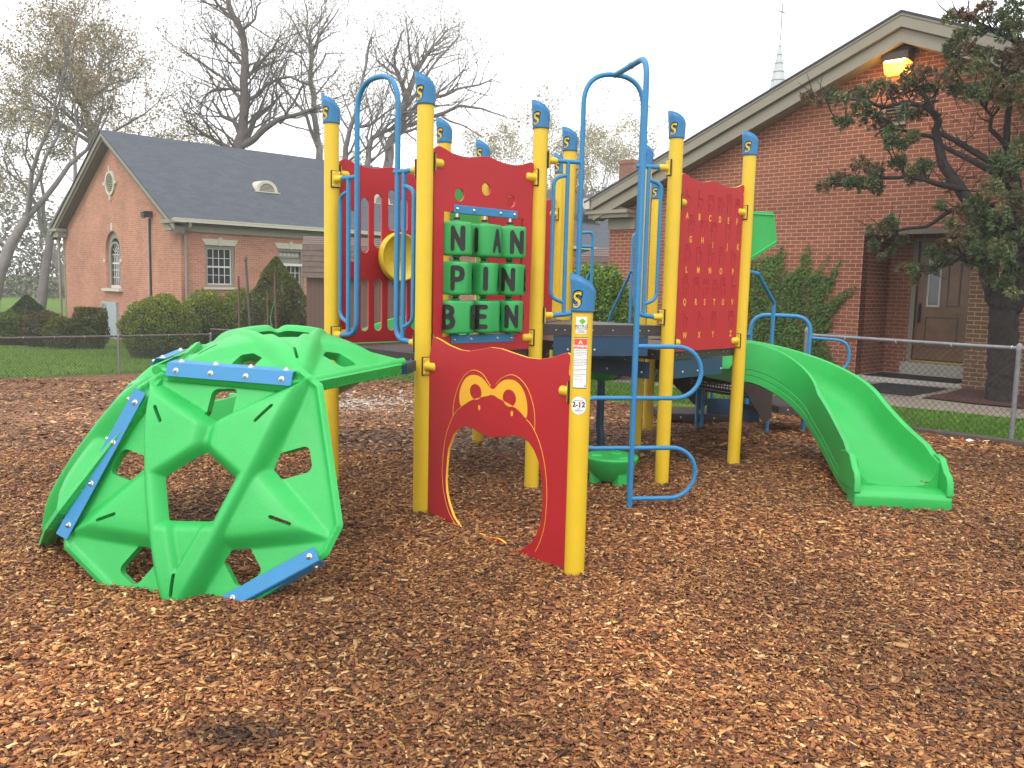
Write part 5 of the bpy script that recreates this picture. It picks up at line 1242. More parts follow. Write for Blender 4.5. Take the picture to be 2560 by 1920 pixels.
mb = MB(); mb.box(25.6, 26.5, 2.2, 3.1, 4.5, 8.1); mb.box(25.55, 26.55, 2.15, 3.15, 8.101, 8.3); hb('chimney', mb, brickR)
fl = MB(); fl.box(-.22, -.02, -.10, .12, -.02, .18); fl.obox((-.26, .0, .06), (.05, 0, .02), (0, .12, 0), (-.02, 0, .10)); 
o = fl.build('flood_light', metal_lead); o.location = HL.location + Vector((-.7071*2.1, .7071*2.1, 3.5)); o.rotation_euler = (0, 0, R(45)); bevel(o, .01); tag(o, 'small dark floodlight on the gable end beside the black conduit', 'flood light')

# ================================================================== sheds, steeple
def shed(name, label, x, y, L_, Dp, eave, ridge, rz=R(45), wall_m=shed_wall, roof_m=shed_roof):
    z0 = hgt(x, y); t = empty(name, (x, y, z0), rz); tag(t, label, 'shed'); e, r_ = eave-z0, ridge-z0
    mb = MB(); mb.box(0, L_, 0, Dp, -.2, e)
    k = int(L_/.1)
    for i in range(k): mb.box(.04+i*.1, .055+i*.1, -.004, -.0005, -.1, e-.02, 1)
    prof = [(0, e), (.16, e+(r_-e)*.72), (Dp/2, r_-.02), (Dp-.16, e+(r_-e)*.72), (Dp, e)]
    for x0 in (0, L_): mb.add([(x0, p[0], p[1]) for p in prof], [tuple(range(5)) if x0 else tuple(range(5))[::-1]])
    mb.build('wall', [wall_m, trim_dark], t)
    mb = MB(); pr = [(-.12, e-.08), (.10, e+(r_-e)*.74), (Dp/2, r_), (Dp-.10, e+(r_-e)*.74), (Dp+.12, e-.08)]
    n = 5; 
    for i in range(4):
        (y0, q0), (y1, q1) = pr[i], pr[i+1]; st = 6 if i in (0, 3) else 4
        for s_ in range(st):
            a0, a1 = s_/st, (s_+1)/st; p0 = (y0+(y1-y0)*a0, q0+(q1-q0)*a0); p1 = (y0+(y1-y0)*a1, q0+(q1-q0)*a1)
            dy, dz = y1-y0, q1-q0; ll = math.hypot(dy, dz); nn = (-dz/ll, dy/ll)
            lo_, hi_ = (.018, .004) if i < 2 else (.004, .018)
            mb.add([(-.1, p0[0]+nn[0]*lo_, p0[1]+nn[1]*lo_), (L_+.1, p0[0]+nn[0]*lo_, p0[1]+nn[1]*lo_), (L_+.1, p1[0]+nn[0]*hi_, p1[1]+nn[1]*hi_), (-.1, p1[0]+nn[0]*hi_, p1[1]+nn[1]*hi_), (-.1, p0[0], p0[1]), (L_+.1, p0[0], p0[1]), (L_+.1, p1[0], p1[1]), (-.1, p1[0], p1[1])], [(0,1,2,3), (7,6,5,4), (0,4,5,1), (3,2,6,7), (0,3,7,4), (1,5,6,2)])
    mb.build('roof', roof_m, t); return t
shed('garden_shed', 'brown wooden shed with a gambrel roof behind the slotted red panel', -5.10, 21.5, 3.6, 2.6, 1.72, 2.70, rz=R(12))
shed('garden_shed', 'dark brown shed roof seen beyond the big round bush', 1.55, 22.6, 3.5, 2.4, 1.55, 2.62, rz=R(-38), wall_m=timber)
t = empty('church_steeple', (17.24, 60, 0)); tag(t, 'thin white church steeple rising behind the brick building roof', 'steeple')
stm = mat('white_metal_cladding', (.44, .45, .47), .5, var=.06, vscale=2)
mb = MB(); mb.lathe([(1.15+.04, 11.4), (.62, 14.6), (.60, 14.62), (.035, 18.0), (.02, 18.1)], 8, 0, smooth=False)
for z in np.arange(11.6, 17.8, .55):
    r_ = 1.19-(z-11.4)*.171 if z < 18 else .1; mb.lathe([(r_+.006, z), (r_+.006, z+.02)], 8, 1, smooth=False)
mb.build('spire', [stm, galv], t)
mb = MB(); mb.box(-2.2, 2.2, -2.2, 2.2, 0, 8); mb.lathe([(1.8, 8), (1.7, 11), (1.19, 11.4)], 8, 0, smooth=False); mb.build('tower', stm, t)
mb = MB(); mb.box(-.03, .03, -.03, .03, 18.05, 20.4); mb.obox((0, 0, 19.85), (.26, 0, -.09), (0, .03, 0), (.0, 0, .03)); mb.build('cross', galv, t)
# ================================================================== vegetation
def leaf_cols(n, base, var=.3, alt=None, pa=0.0):
    c = np.array(base)[None]*RNG.uniform(1-var, 1+var, (n, 1))*RNG.uniform(.9, 1.1, (n, 3))
    if alt is not None:
        k = RNG.random(n) < pa; c[k] = np.array(alt)[None]*RNG.uniform(1-var, 1+var, (k.sum(), 1))
    return c
def shrub(name, label, cat, x, y, rx, ry, h, n, base, alt=None, pa=.0, size=.035, shape='round', group=None, lump=.16, ground=None, stemc=True):
    z0 = hgt(x, y) if ground is None else ground
    t = empty(name, (x, y, z0)); tag(t, label, cat, group)
    v = RNG.normal(size=(n, 3)); v /= np.linalg.norm(v, axis=1, keepdims=True); v[:, 2] = np.where(v[:, 2] < -.6, -v[:, 2], v[:, 2])
    rad = np.ones(n)
    for i in range(n):
        rad[i] += lump*noise.noise(Vector(v[i])*2.2 + Vector((x, y, 0))) + .6*lump*noise.noise(Vector(v[i])*6 + Vector((y, x, 0)))
    rad *= RNG.uniform(.88, 1.02, n) + .05*(RNG.random(n) < .08)
    cz = h*.46; low = v[:,2] < 0; v2 = v.copy(); v2[low,2] = -RNG.random(low.sum())*.98; k_ = np.sqrt(np.maximum(1-np.abs(v2[:,2])**3.2, .05))/np.maximum(np.hypot(v[:,0], v[:,1]), 1e-3)
    v2[low,0] = (v[:,0]*k_)[low]; v2[low,1] = (v[:,1]*k_)[low]
    P = np.stack([v2[:,0]*rx*rad, v2[:,1]*ry*rad, cz + np.where(low, v2[:,2]*cz, v2[:,2]*(h-cz)*rad)], 1)
    if shape == 'cone':
        q = RNG.random(n)**.75; a = RNG.uniform(0, 2*math.pi, n); rr_ = (1-q**1.8)**.85
        for i in range(n): rr_[i] *= 1 + lump*1.6*noise.noise(Vector((math.cos(a[i])*2, math.sin(a[i])*2, q[i]*5)))
        P = np.stack([np.cos(a)*rx*rr_, np.sin(a)*ry*rr_, q*h], 1)*np.array([1,1,1]); v = np.stack([np.cos(a), np.sin(a), np.full(n, .45)], 1)
    if shape == 'box':
        P = np.clip(P, [-rx*.85, -ry*.85, 0], [rx*.85, ry*.85, h*.94])
    P[:,2] = np.maximum(P[:,2], .02)
    D = v + RNG.normal(0, .8, (n, 3))
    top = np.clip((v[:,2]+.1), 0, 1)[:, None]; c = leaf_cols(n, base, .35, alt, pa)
    # yellow-green top highlight put into the leaf colour, densest on the crown
    top_light = RNG.random(n) < .55*top[:,0]; c[top_light] *= np.array([2.0, 1.6, 1.0])
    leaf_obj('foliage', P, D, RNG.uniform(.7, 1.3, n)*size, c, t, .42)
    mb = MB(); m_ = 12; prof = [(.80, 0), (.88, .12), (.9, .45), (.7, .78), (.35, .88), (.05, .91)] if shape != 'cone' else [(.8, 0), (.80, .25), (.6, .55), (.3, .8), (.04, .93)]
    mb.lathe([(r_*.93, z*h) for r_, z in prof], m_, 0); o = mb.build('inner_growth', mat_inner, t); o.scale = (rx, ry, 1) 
    return t
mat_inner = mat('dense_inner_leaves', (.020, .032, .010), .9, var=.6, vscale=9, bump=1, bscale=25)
G_BOX = (.105, .150, .022)
shrub('round_shrub', 'biggest clipped round shrub at the hall corner, left of the twin shrubs', 'shrub', -10.1, 24.9, 1.05, 1.05, 1.72, 26000, G_BOX, (.09, .06, .02), .06, .030, group='clipped round shrubs along the hall')
shrub('round_shrub', 'left one of the twin clipped shrubs beneath the sash window', 'shrub', -9.45, 26.6, .82, .82, 1.86, 16000, G_BOX, (.09, .06, .02), .06, .032, group='clipped round shrubs along the hall')
shrub('round_shrub', 'right one of the twin clipped shrubs, next to the tall cone shrub', 'shrub', -8.35, 26.8, .82, .82, 1.92, 16000, G_BOX, (.09, .06, .02), .06, .032, group='clipped round shrubs along the hall')
shrub('cone_shrub', 'tall dark conical evergreen shrub beside the brown shed', 'shrub', -6.85, 25.2, 1.15, 1.15, 2.9, 26000, (.075, .100, .022), (.11, .08, .03), .12, .040, 'cone', lump=.35)
shrub('cone_shrub', 'small conical evergreen at the far left beyond the hedge', 'shrub', -18.4, 33, .85, .85, 1.35, 7000, (.035, .060, .012), size=.045, shape='cone', lump=.3, ground=-.62)
shrub('square_shrub', 'lumpy flat-topped shrub left of the pale cellar doors', 'shrub', -13.25, 27.2, .55, .55, 1.36, 9000, (.055, .075, .015), (.10, .075, .02), .15, .035, 'box', lump=.4)
shrub('square_shrub', 'low olive shrub in front of the flat-topped one', 'shrub', -13.95, 27.0, .55, .5, .95, 6000, (.060, .080, .014), (.10, .07, .02), .15, .035, lump=.4)
shrub('low_shrub', 'reddish brown low shrub left of the olive shrub', 'shrub', -14.85, 27.6, .75, .6, 1.05, 8000, (.060, .040, .020), (.05, .07, .015), .35, .035, lump=.3)
shrub('low_shrub', 'green low rounded shrub under the small conical evergreen', 'shrub', -16.3, 28.2, .9, .7, .95, 8000, (.055, .085, .012), size=.04, lump=.25)
shrub('low_shrub', 'dull green low shrub at the far left edge by the fence', 'shrub', -17.7, 28.6, .8, .7, .8, 6000, (.045, .065, .014), size=.04, lump=.3)
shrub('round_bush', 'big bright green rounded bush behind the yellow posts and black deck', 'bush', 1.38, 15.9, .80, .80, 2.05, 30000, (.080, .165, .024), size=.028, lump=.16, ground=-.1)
for i, (x, y, s_) in enumerate(((2.6, 15.2, .42), (3.4, 14.6, .5), (.1, 16.6, .5), (-1.0, 17.2, .45), (4.3, 13.9, .42))):
    shrub('low_plant', ['dark low plant at the wall foot right of the big bush', 'dark low plant at the wall foot below the ivy', 'dark low plant left of the big bush', 'dark low plant leftmost by the back fence', 'small dark low plant below the ivy by the corner post'][i], 'plant', x, y+.3, s_, s_, .55, 3500, (.030, .045, .014), size=.035, lump=.4)
# garden poles with climbing trails
for i, (x, y, h, lean, r_, lb, m_) in enumerate(((-7.38, 23.6, 2.35, .01, .03, 'brown garden pole leftmost before the cone shrub', shed_wall), (-6.98, 23.4, 2.8, .15, .035, 'tall grey leaning garden pole with a rough head', galv_dark), (-6.62, 23.7, 1.9, .02, .028, 'shortest brown garden pole with a green trail', shed_wall), (-6.30, 23.4, 2.4, .06, .032, 'brown garden pole nearest the shed', shed_wall))):
    z0 = hgt(x, y); mb = MB(); mb.tube([(-.04, 0, 0), (-.04-lean*.5, 0, h*.5), (-.04-lean, 0, h)], [r_*1.15, r_, r_*.95], 8)
    if i == 1: mb.lathe([(.02, h-.12), (.045, h-.06), (.05, h+.01), (.02, h+.07)], 9, 0, Matrix.Translation((-.04-lean, 0, 0)))
    o = mb.build('garden_pole', m_); o.location = (x, y, z0); tag(o, lb, 'pole', 'garden poles in front of the cone shrub')
mb = MB(); mb.tube([(.05*math.cos(t*9)*(1-.3*t), .05*math.sin(t*9), 1.75-1.5*t+.02*math.sin(t*40)) for t in np.linspace(0, 1, 70)], .011, 5); o = mb.build('garden_hose', mat('green_hose', (.02, .30, .12), .4)); o.location = (-6.5, 23.5, hgt(-6.5, 23.5)); tag(o, 'green coiled hose hanging among the garden poles', 'hose')

# ---- bare spring trees
G_T1 = [([(-13.51,7.1),(-13.42,8.25),(-13.17,9.4),(-13.12,10.91),(-13.06,12.41),(-13.36,13.38),(-13.81,14.4),(-14.03,15.5)],0.277,0.106),([(-13.47,7.87),(-12.71,9.26),(-12.07,9.88),(-11.6,10.65)],0.172,0.053),([(-13.43,7.64),(-12.4,8.43),(-11.46,8.98),(-10.36,9.31),(-9.34,9.49)],0.185,0.066),([(-11.46,8.98),(-10.59,10.07),(-10.04,10.83)],0.079,0.033),([(-13.42,8.25),(-13.8,9.08),(-14.5,9.52),(-15.11,10.19)],0.145,0.046),([(-13.67,7.55),(-14.44,8.0),(-14.99,8.29),(-15.68,8.88)],0.119,0.040),([(-13.12,10.46),(-13.94,10.59),(-14.72,10.42),(-15.19,10.11)],0.092,0.033),([(-13.07,11.52),(-13.61,12.18),(-14.45,12.76),(-15.07,13.11)],0.092,0.033),([(-13.12,10.91),(-12.45,11.53),(-11.67,12.22),(-11.2,12.98)],0.106,0.033),([(-13.28,13.16),(-12.66,13.76),(-12.34,14.51)],0.079,0.033),([(-13.59,13.82),(-14.42,14.54),(-14.8,15.05)],0.079,0.033),([(-13.32,9.85),(-14.09,10.89),(-15.24,11.77),(-16.16,12.42)],0.092,0.026),([(-13.17,9.85),(-12.07,10.79),(-10.82,11.12),(-9.65,10.54)],0.099,0.033)]
G_T2 = [([(-10.39,7.54),(-10.56,8.71),(-10.72,10.21),(-10.85,11.86),(-10.89,13.09),(-10.93,13.9)],0.198,0.092),([(-10.93,13.82),(-11.14,15.12),(-11.3,16.25)],0.066,0.026),([(-10.93,13.9),(-10.54,14.97),(-10.25,15.95)],0.066,0.026),([(-10.9,13.25),(-10.12,14.33),(-9.28,15.32)],0.079,0.026),([(-10.9,13.25),(-11.56,14.46),(-12.23,15.42)],0.066,0.026),([(-10.85,12.02),(-10.21,13.27),(-9.19,13.37)],0.053,0.020),([(-10.56,8.54),(-11.15,10.03),(-11.83,11.01),(-12.68,11.82),(-13.18,12.79)],0.106,0.033),([(-10.85,12.19),(-11.4,13.0),(-12.07,13.47)],0.053,0.020)]
G_T3 = [([(-19.2,6.33),(-19.39,7.57),(-19.73,8.58),(-19.89,9.3)],0.224,0.145),([(-19.89,9.3),(-20.51,9.72),(-20.93,10.5),(-21.72,11.2),(-22.29,11.69)],0.119,0.033),([(-19.89,9.3),(-19.98,10.16),(-20.4,10.87),(-20.82,11.51),(-20.86,12.43)],0.106,0.033),([(-19.81,9.52),(-19.24,9.89),(-18.63,10.41),(-17.88,10.79)],0.092,0.026),([(-19.85,9.37),(-19.29,10.75),(-19.04,11.55),(-19.17,12.26)],0.099,0.026),([(-19.39,7.57),(-20.4,8.56),(-21.27,9.27),(-22.0,9.83)],0.119,0.033),([(-19.39,7.42),(-20.2,7.91),(-21.29,8.69),(-22.4,8.95)],0.106,0.033)]
G_T6 = [([(-6.83,6.69),(-6.88,7.37),(-6.64,8.06),(-6.19,8.41),(-5.69,8.57)],0.145,0.079),([(-5.98,6.71),(-5.89,7.74),(-5.3,8.96),(-5.06,10.17),(-4.73,11.28),(-4.34,11.86),(-4.0,12.35),(-3.33,13.12)],0.224,0.033),([(-5.3,9.06),(-4.96,9.55),(-4.33,10.62),(-3.6,11.59),(-2.78,12.47)],0.119,0.026),([(-5.41,10.6),(-5.52,11.17),(-5.55,11.84),(-5.19,12.65)],0.079,0.026),([(-5.21,9.93),(-5.42,10.88),(-5.96,11.06),(-6.61,11.67),(-6.81,12.38)],0.092,0.026),([(-5.05,9.16),(-4.46,9.66),(-3.72,10.01),(-2.49,10.43),(-1.26,10.84)],0.132,0.033),([(-4.95,8.73),(-4.06,9.19),(-2.73,9.7),(-1.74,9.77),(-0.59,9.41)],0.119,0.026),([(-3.46,9.1),(-2.46,8.69),(-1.56,8.37)],0.053,0.020),([(-5.54,8.48),(-4.7,8.59),(-4.3,8.21)],0.079,0.033),([(-7.93,6.67),(-7.88,7.69),(-7.49,8.43),(-7.14,9.4),(-6.71,11.71),(-6.56,12.14)],0.145,0.033),([(-4.78,11.19),(-4.94,12.32),(-5.05,13.13)],0.066,0.020),([(-7.49,8.43),(-6.69,8.84),(-5.7,9.53)],0.079,0.033)]

def tree(name, label, x, y, H, tr, seed, leaf=(.22, .17, .05), nleaf=3500, lsize=.09, spread=1.0, lean=(0, 0), levels=5, fork=.35, bm=bark, up=.12, kids=(2, 3), minr=.008, guides=None, dens=1.0, cap=5200):
    """guides: main limbs as [(x, z) points, radius at the base, radius at the tip]; finer wood grows from them"""
    rr = random.Random(seed); z0 = hgt(x, y); t = empty(name, (x, y, z0)); tag(t, label, 'tree')
    trunk, crown, tips = MB(), MB(), []; cnt = [0]
    def grow(p, d, L, r, lv):
        if cnt[0] > cap: return
        n = 4 if lv <= 2 else 3; pts = [p]; rs = [r]; dd = d.copy()
        for i in range(n):
            dd = (dd + Vector((rr.gauss(0, .19), rr.gauss(0, .19), rr.gauss(0, .12) + up*.4))).normalized(); pts.append(pts[-1] + dd*L/n); rs.append(r*(1-.42*(i+1)/n))
        (trunk if lv == 0 else crown).tube(pts, rs, 7 if lv < 2 else (4 if lv < 3 else 3), cap=False); cnt[0] += 1
        if lv >= levels-2:
            for q in pts[2:]: tips.append(tuple(q))
        if lv >= levels or rs[-1] < minr: return
        for c_ in range(rr.randint(*kids)):
            ax = dd.orthogonal().normalized(); ax.rotate(Matrix.Rotation(rr.uniform(0, 2*math.pi), 3, dd)); th = rr.uniform(.30, .80)*spread*(1 if c_ else .5)
            nd = (dd*math.cos(th) + ax*math.sin(th)); nd.z += up; grow(pts[-1], nd.normalized(), L*rr.uniform(.60, .88), rs[-1]*rr.uniform(.60, .84), lv+1)
        for i in range(1, n):
            if lv > 0 and rr.random() < .62*dens:
                ax = dd.orthogonal().normalized(); ax.rotate(Matrix.Rotation(rr.uniform(0, 2*math.pi), 3, dd)); nd = dd*.5 + ax*.9; nd.z += up; grow(pts[i+1], nd.normalized(), L*rr.uniform(.45, .72), rs[i+1]*.5, min(lv+2, levels))
    if guides:
        for gi, (pts, r0, r1) in enumerate(guides):
            oy = 0 if gi == 0 else rr.uniform(-1, 1)*.35
            P_ = []; m = len(pts)
            for i, (gx, gz) in enumerate(pts):
                P_.append(Vector((gx-x, oy*i*1.2, gz-z0)))
            if gi == 0 or pts[0][1] < 6: P_[0].z = min(P_[0].z, P_[0].z); 
            w_ = []
            for i in range(m-1):
                for q in range(4):
                    p_ = P_[i].lerp(P_[i+1], q/4); k_ = .22*min(1, 1.2-i/m); w_.append(p_ + Vector((noise.noise(p_*.9), noise.noise(p_*.9+Vector((5, 0, 0))), noise.noise(p_*.9+Vector((0, 5, 0)))))*k_*(0 if i == 0 and q == 0 else 1))
            w_.append(P_[-1]); k = len(w_); rs = [r0+(r1-r0)*(i/(k-1)) for i in range(k)]
            if pts[0][1] < 7.9 and gi in (0, 1, 9) and (gi == 0 or pts[0][0] != guides[0][0][0][0]) : 
                foot = Vector((w_[0].x, w_[0].y, -.3))
                if w_[0].z > .5: w_ = [foot] + w_; rs = [r0*1.25] + rs
            (trunk if gi == 0 else crown).tube(w_, rs, 8, cap=False)
            k = len(w_)
            for i in range(2, k):
                if w_[i].z < 5: continue
                if rr.random() < .80*dens or i == k-1:
                    for _ in range(1 if i < k-1 else 2):
                        d = (w_[i]-w_[i-1]).normalized(); ax = d.orthogonal().normalized(); ax.rotate(Matrix.Rotation(rr.uniform(0, 2*math.pi), 3, d)); nd = d*rr.uniform(.4, .9) + ax*rr.uniform(.5, .95); nd.z += up
                        grow(w_[i], nd.normalized(), rr.uniform(1.0, 2.1)*(1.15-.4*i/k)*H/20, min(rs[i]*.55, .06), levels-3)
    else:
        grow(Vector((0, 0, -.2)), Vector((lean[0], lean[1], 1)).normalized(), H*fork, tr, 0)
    trunk.build('trunk', bm, t); crown.build('branches', bm, t)
    T = np.array(tips); idx = RNG.choice(len(T), nleaf); P = T[idx] + RNG.normal(0, .16*H/14, (nleaf, 3)); D = RNG.normal(size=(nleaf, 3)) + np.array([0, 0, .4])
    leaf_obj('leaf_buds', P, D, RNG.uniform(.5, 1.2, nleaf)*lsize, leaf_cols(nleaf, leaf, .35), t, .4); print(label[:30], cnt[0])
    return t
tree('bare_tree', 'large dark nearly bare tree rising above the hall roof', -13.2, 43, 22, .62, 11, leaf=(.15, .13, .05), nleaf=7000, lsize=.06, levels=5, guides=G_T1, dens=1.0, cap=4200, bm=bark)
tree('bare_tree', 'slender bare tree behind the leftmost yellow post', -9.6, 47, 22, .34, 5, leaf=(.20, .17, .07), nleaf=3000, lsize=.06, levels=5, guides=G_T2, dens=.75, cap=1600, up=.2, bm=bark_far)
tree('budding_tree', 'broad tree with olive new leaves at upper left', -18.6, 41, 18, .42, 23, leaf=(.26, .22, .10), nleaf=9500, lsize=.085, levels=5, guides=G_T3, dens=1.0, cap=3600, bm=bark_far)
tree('budding_tree', 'hazy budding tree with tall trunk at the left edge', -21.6, 36, 15, .30, 31, leaf=(.26, .20, .12), nleaf=7000, lsize=.075, levels=6, fork=.34, spread=.85, up=.2, bm=bark_far, cap=2200)
tree('budding_tree', 'low budding tree behind the hall roof beside the large dark tree', -20.4, 50, 17, .34, 44, leaf=(.27, .22, .09), nleaf=9000, lsize=.09, levels=6, fork=.24, spread=1.2, bm=bark_far, cap=3000)
tree('bare_tree', 'bare tree with arching limbs spreading right behind the tallest posts', -5.6, 41, 18, .42, 8, leaf=(.20, .16, .08), nleaf=5500, lsize=.06, levels=5, guides=G_T6, dens=1.0, cap=4200, bm=bark_far)
tree('pale_tree', 'pale rounded tree seen under the tall blue arch', 4.1, 52, 19, .26, 16, leaf=(.38, .34, .22), nleaf=32000, lsize=.085, levels=7, fork=.22, spread=1.0, bm=bark_far, minr=.004, cap=5200, kids=(2, 4))
tree('pale_tree', 'lower pale tree left of the one under the blue arch', 1.0, 55, 14, .2, 19, leaf=(.38, .34, .22), nleaf=13000, lsize=.08, levels=6, fork=.24, spread=1.0, bm=bark_far, minr=.004, cap=2600, kids=(2, 4))
tree('budding_tree', 'leaning grey tree left of the hall gable', -20.6, 37.5, 13, .24, 52, leaf=(.20, .17, .09), nleaf=6000, lsize=.07, levels=6, fork=.36, spread=.9, lean=(.22, 0), bm=bark_far, cap=2000)
tree('budding_tree', 'faint tree between the two left budding trees, farther back', -27, 54, 19, .36, 61, leaf=(.24, .20, .11), nleaf=10000, lsize=.09, levels=6, fork=.26, spread=1.0, bm=bark_far, cap=2400)
tree('budding_tree', 'misty pale green tree behind the hall ridge near the slender tree', -11.5, 56, 15, .3, 66, leaf=(.32, .30, .14), nleaf=10000, lsize=.09, levels=6, fork=.25, spread=1.1, bm=bark_far, cap=2400)
# far off woods as one misty mass
n = 80000; a = RNG.uniform(-80, 34, n); hh = RNG.random(n)**1.5
P = np.stack([a, 84 + RNG.normal(0, 3, n), -1 + hh*(9.5 + 2.0*np.sin(a*.35) + 1.5*np.sin(a*.9+1))], 1)
o = leaf_obj('distant_woods', P, RNG.normal(size=(n, 3)), RNG.uniform(.12, .30, n), leaf_cols(n, (.12, .115, .085), .4, (.17, .15, .12), .4)); tag(o, 'misty distant woods beyond the lawn', 'woods', kind='stuff')

# ---- juniper in front of the brick building
def BW(u, d, z): return Vector((2.0 + u*.7071 + d*.7071, 18.8 - u*.7071 + d*.7071, z))
JT = empty('juniper_tree', BW(8.12, -1.1, .1)); tag(JT, 'gnarled juniper with dark twisted trunk in front of the brick building', 'tree')
jo = JT.location
def JL(pts): return [BW(*p) - jo for p in pts]
mb = MB()
def wob(pts, amp, k=5):
    out = []
    for i in range(len(pts)-1):
        for q in range(k):
            t = q/k; p = pts[i].lerp(pts[i+1], t); out.append(p + Vector((noise.noise(p*3), noise.noise(p*3+Vector((9,0,0))), noise.noise(p*3+Vector((0,9,0)))))*amp*(1 if i or q else 0))
    out.append(pts[-1]); return out
def taper(n, a, b): return [a + (b-a)*(i/(n-1)) for i in range(n)]
tp = wob(JL([(8.11, -1.1, -.1), (8.10, -1.1, .35), (8.07, -1.1, .85), (8.04, -1.1, 1.45)]), .03, 4); mb.tube(tp, [.26, .23, .21] + taper(len(tp)-3, .20, .19), 14)
for pts, r0, r1 in (([(8.02, -1.1, 1.35), (7.86, -1.12, 1.75), (7.74, -1.2, 2.15), (7.66, -1.35, 2.6), (7.63, -1.55, 2.9)], .15, .07), ([(8.08, -1.1, 1.4), (8.14, -1.1, 1.9), (8.13, -1.15, 2.5), (8.02, -1.3, 3.3)], .17, .10),
                    ([(8.12, -1.1, 1.45), (8.38, -1.1, 2.2), (8.42, -1.15, 3.2), (8.36, -1.2, 4.2), (8.30, -1.2, 5.4)], .16, .07)):
    w_ = wob(JL(pts), .05); mb.tube(w_, taper(len(w_), r0, r1), 10)
tk = mb.build('trunk', bark_jun, JT); sb = tk.modifiers.new('s', 'SUBSURF'); sb.levels = sb.render_levels = 2; tx = bpy.data.textures.new('ridges', 'CLOUDS'); tx.noise_scale = .09; dm = tk.modifiers.new('d', 'DISPLACE'); dm.texture = tx; dm.strength = .07; dm.mid_level = .5
mb = MB()
LIMB = {'A': [(7.63, -1.6, 2.9), (7.41, -1.6, 3.19), (7.25, -1.6, 3.44), (7.16, -1.6, 3.71), (7.11, -1.6, 3.91), (7.15, -1.6, 4.03), (7.04, -1.6, 4.18), (6.97, -1.6, 4.33), (6.83, -1.6, 4.54)], 'B': [(7.15, -1.62, 3.79), (6.88, -1.7, 3.88), (6.61, -1.7, 3.97), (6.36, -1.7, 3.96)], 'C': [(7.14, -1.6, 4.1), (6.97, -1.8, 4.23), (6.72, -1.8, 4.32), (6.42, -1.8, 4.27), (6.18, -1.8, 4.39), (5.87, -1.8, 4.47), (5.5, -1.7, 4.52), (5.25, -1.75, 4.57)],
 'D': [(7.54, -1.7, 3.06), (7.2, -2.0, 3.17), (6.88, -2.0, 3.25), (6.54, -2.0, 3.24), (6.14, -2.0, 3.19), (5.75, -1.9, 3.23)], 'Ee': [(8.01, -1.45, 3.32), (7.75, -1.45, 3.48), (7.49, -1.45, 3.66), (7.23, -1.5, 3.82), (7.1, -1.55, 3.9)], 'E2': [(8.0, -1.4, 3.2), (7.72, -1.5, 3.38), (7.45, -1.55, 3.56), (7.2, -1.58, 3.7)], 'F': [(8.02, -1.3, 3.3), (7.94, -1.3, 3.67), (7.95, -1.3, 3.96), (7.91, -1.3, 4.25), (7.77, -1.3, 4.66), (7.47, -1.3, 4.99)],
 'G': [(7.96, -1.35, 3.64), (7.8, -1.5, 3.87), (7.81, -1.5, 4.04), (7.71, -1.5, 4.15), (7.54, -1.5, 4.35)], 'H': [(7.6, -1.5, 2.91), (7.9, -1.5, 2.68), (8.09, -1.3, 2.4)], 'L': [(7.85, -1.3, 2.86), (7.48, -1.7, 2.80), (7.12, -1.7, 2.58), (6.71, -1.7, 2.52), (6.35, -1.7, 2.55)], 'N': [(8.3, -1.25, 4.6), (8.04, -1.4, 4.97), (7.67, -1.4, 5.23), (7.37, -1.4, 5.42), (7.08, -1.4, 5.55)],
 'O': [(7.85, -1.3, 2.2), (7.6, -1.6, 2.15), (7.3, -1.6, 2.0), (7.05, -1.5, 1.95)], 'Pp': [(8.1, -1.2, 2.6), (8.3, -1.7, 2.5), (8.35, -2.0, 2.1)]}
RAD = dict(A=(.085, .022), B=(.035, .012), C=(.038, .010), D=(.042, .012), Ee=(.055, .03), E2=(.05, .03), F=(.06, .02), G=(.035, .012), H=(.09, .09), L=(.04, .012), N=(.045, .014), O=(.035, .012), Pp=(.05, .02))
rr = random.Random(12)
for k, p in LIMB.items():
    w_ = wob(JL(p), .035, 4); mb.tube(w_, taper(len(w_), *RAD[k]), 8)
    for q in w_[2:]:
        if rr.random() < .75:
            d = Vector((rr.uniform(-1, .6), rr.uniform(-.6, .4), rr.uniform(-.3, 1))).normalized(); L_ = rr.uniform(.15, .42); mb.tube([q, q+d*L_*.5+Vector((0,0,.02)), q+d*L_+Vector((rr.uniform(-.05,.05),0,.06))], [.010, .007, .003], 4)
for i in range(60):
    q = JL([(rr.uniform(7.15, 8.1), -1.5+rr.uniform(-.3, .3), rr.uniform(3.0, 4.2))])[0]; d = Vector((rr.uniform(-1, .8), rr.uniform(-.5, .5), rr.uniform(-.3, 1))).normalized()*rr.uniform(.12, .35); mb.tube([q, q+d*.5+Vector((0,0,.02)), q+d], [.006, .005, .002], 3)
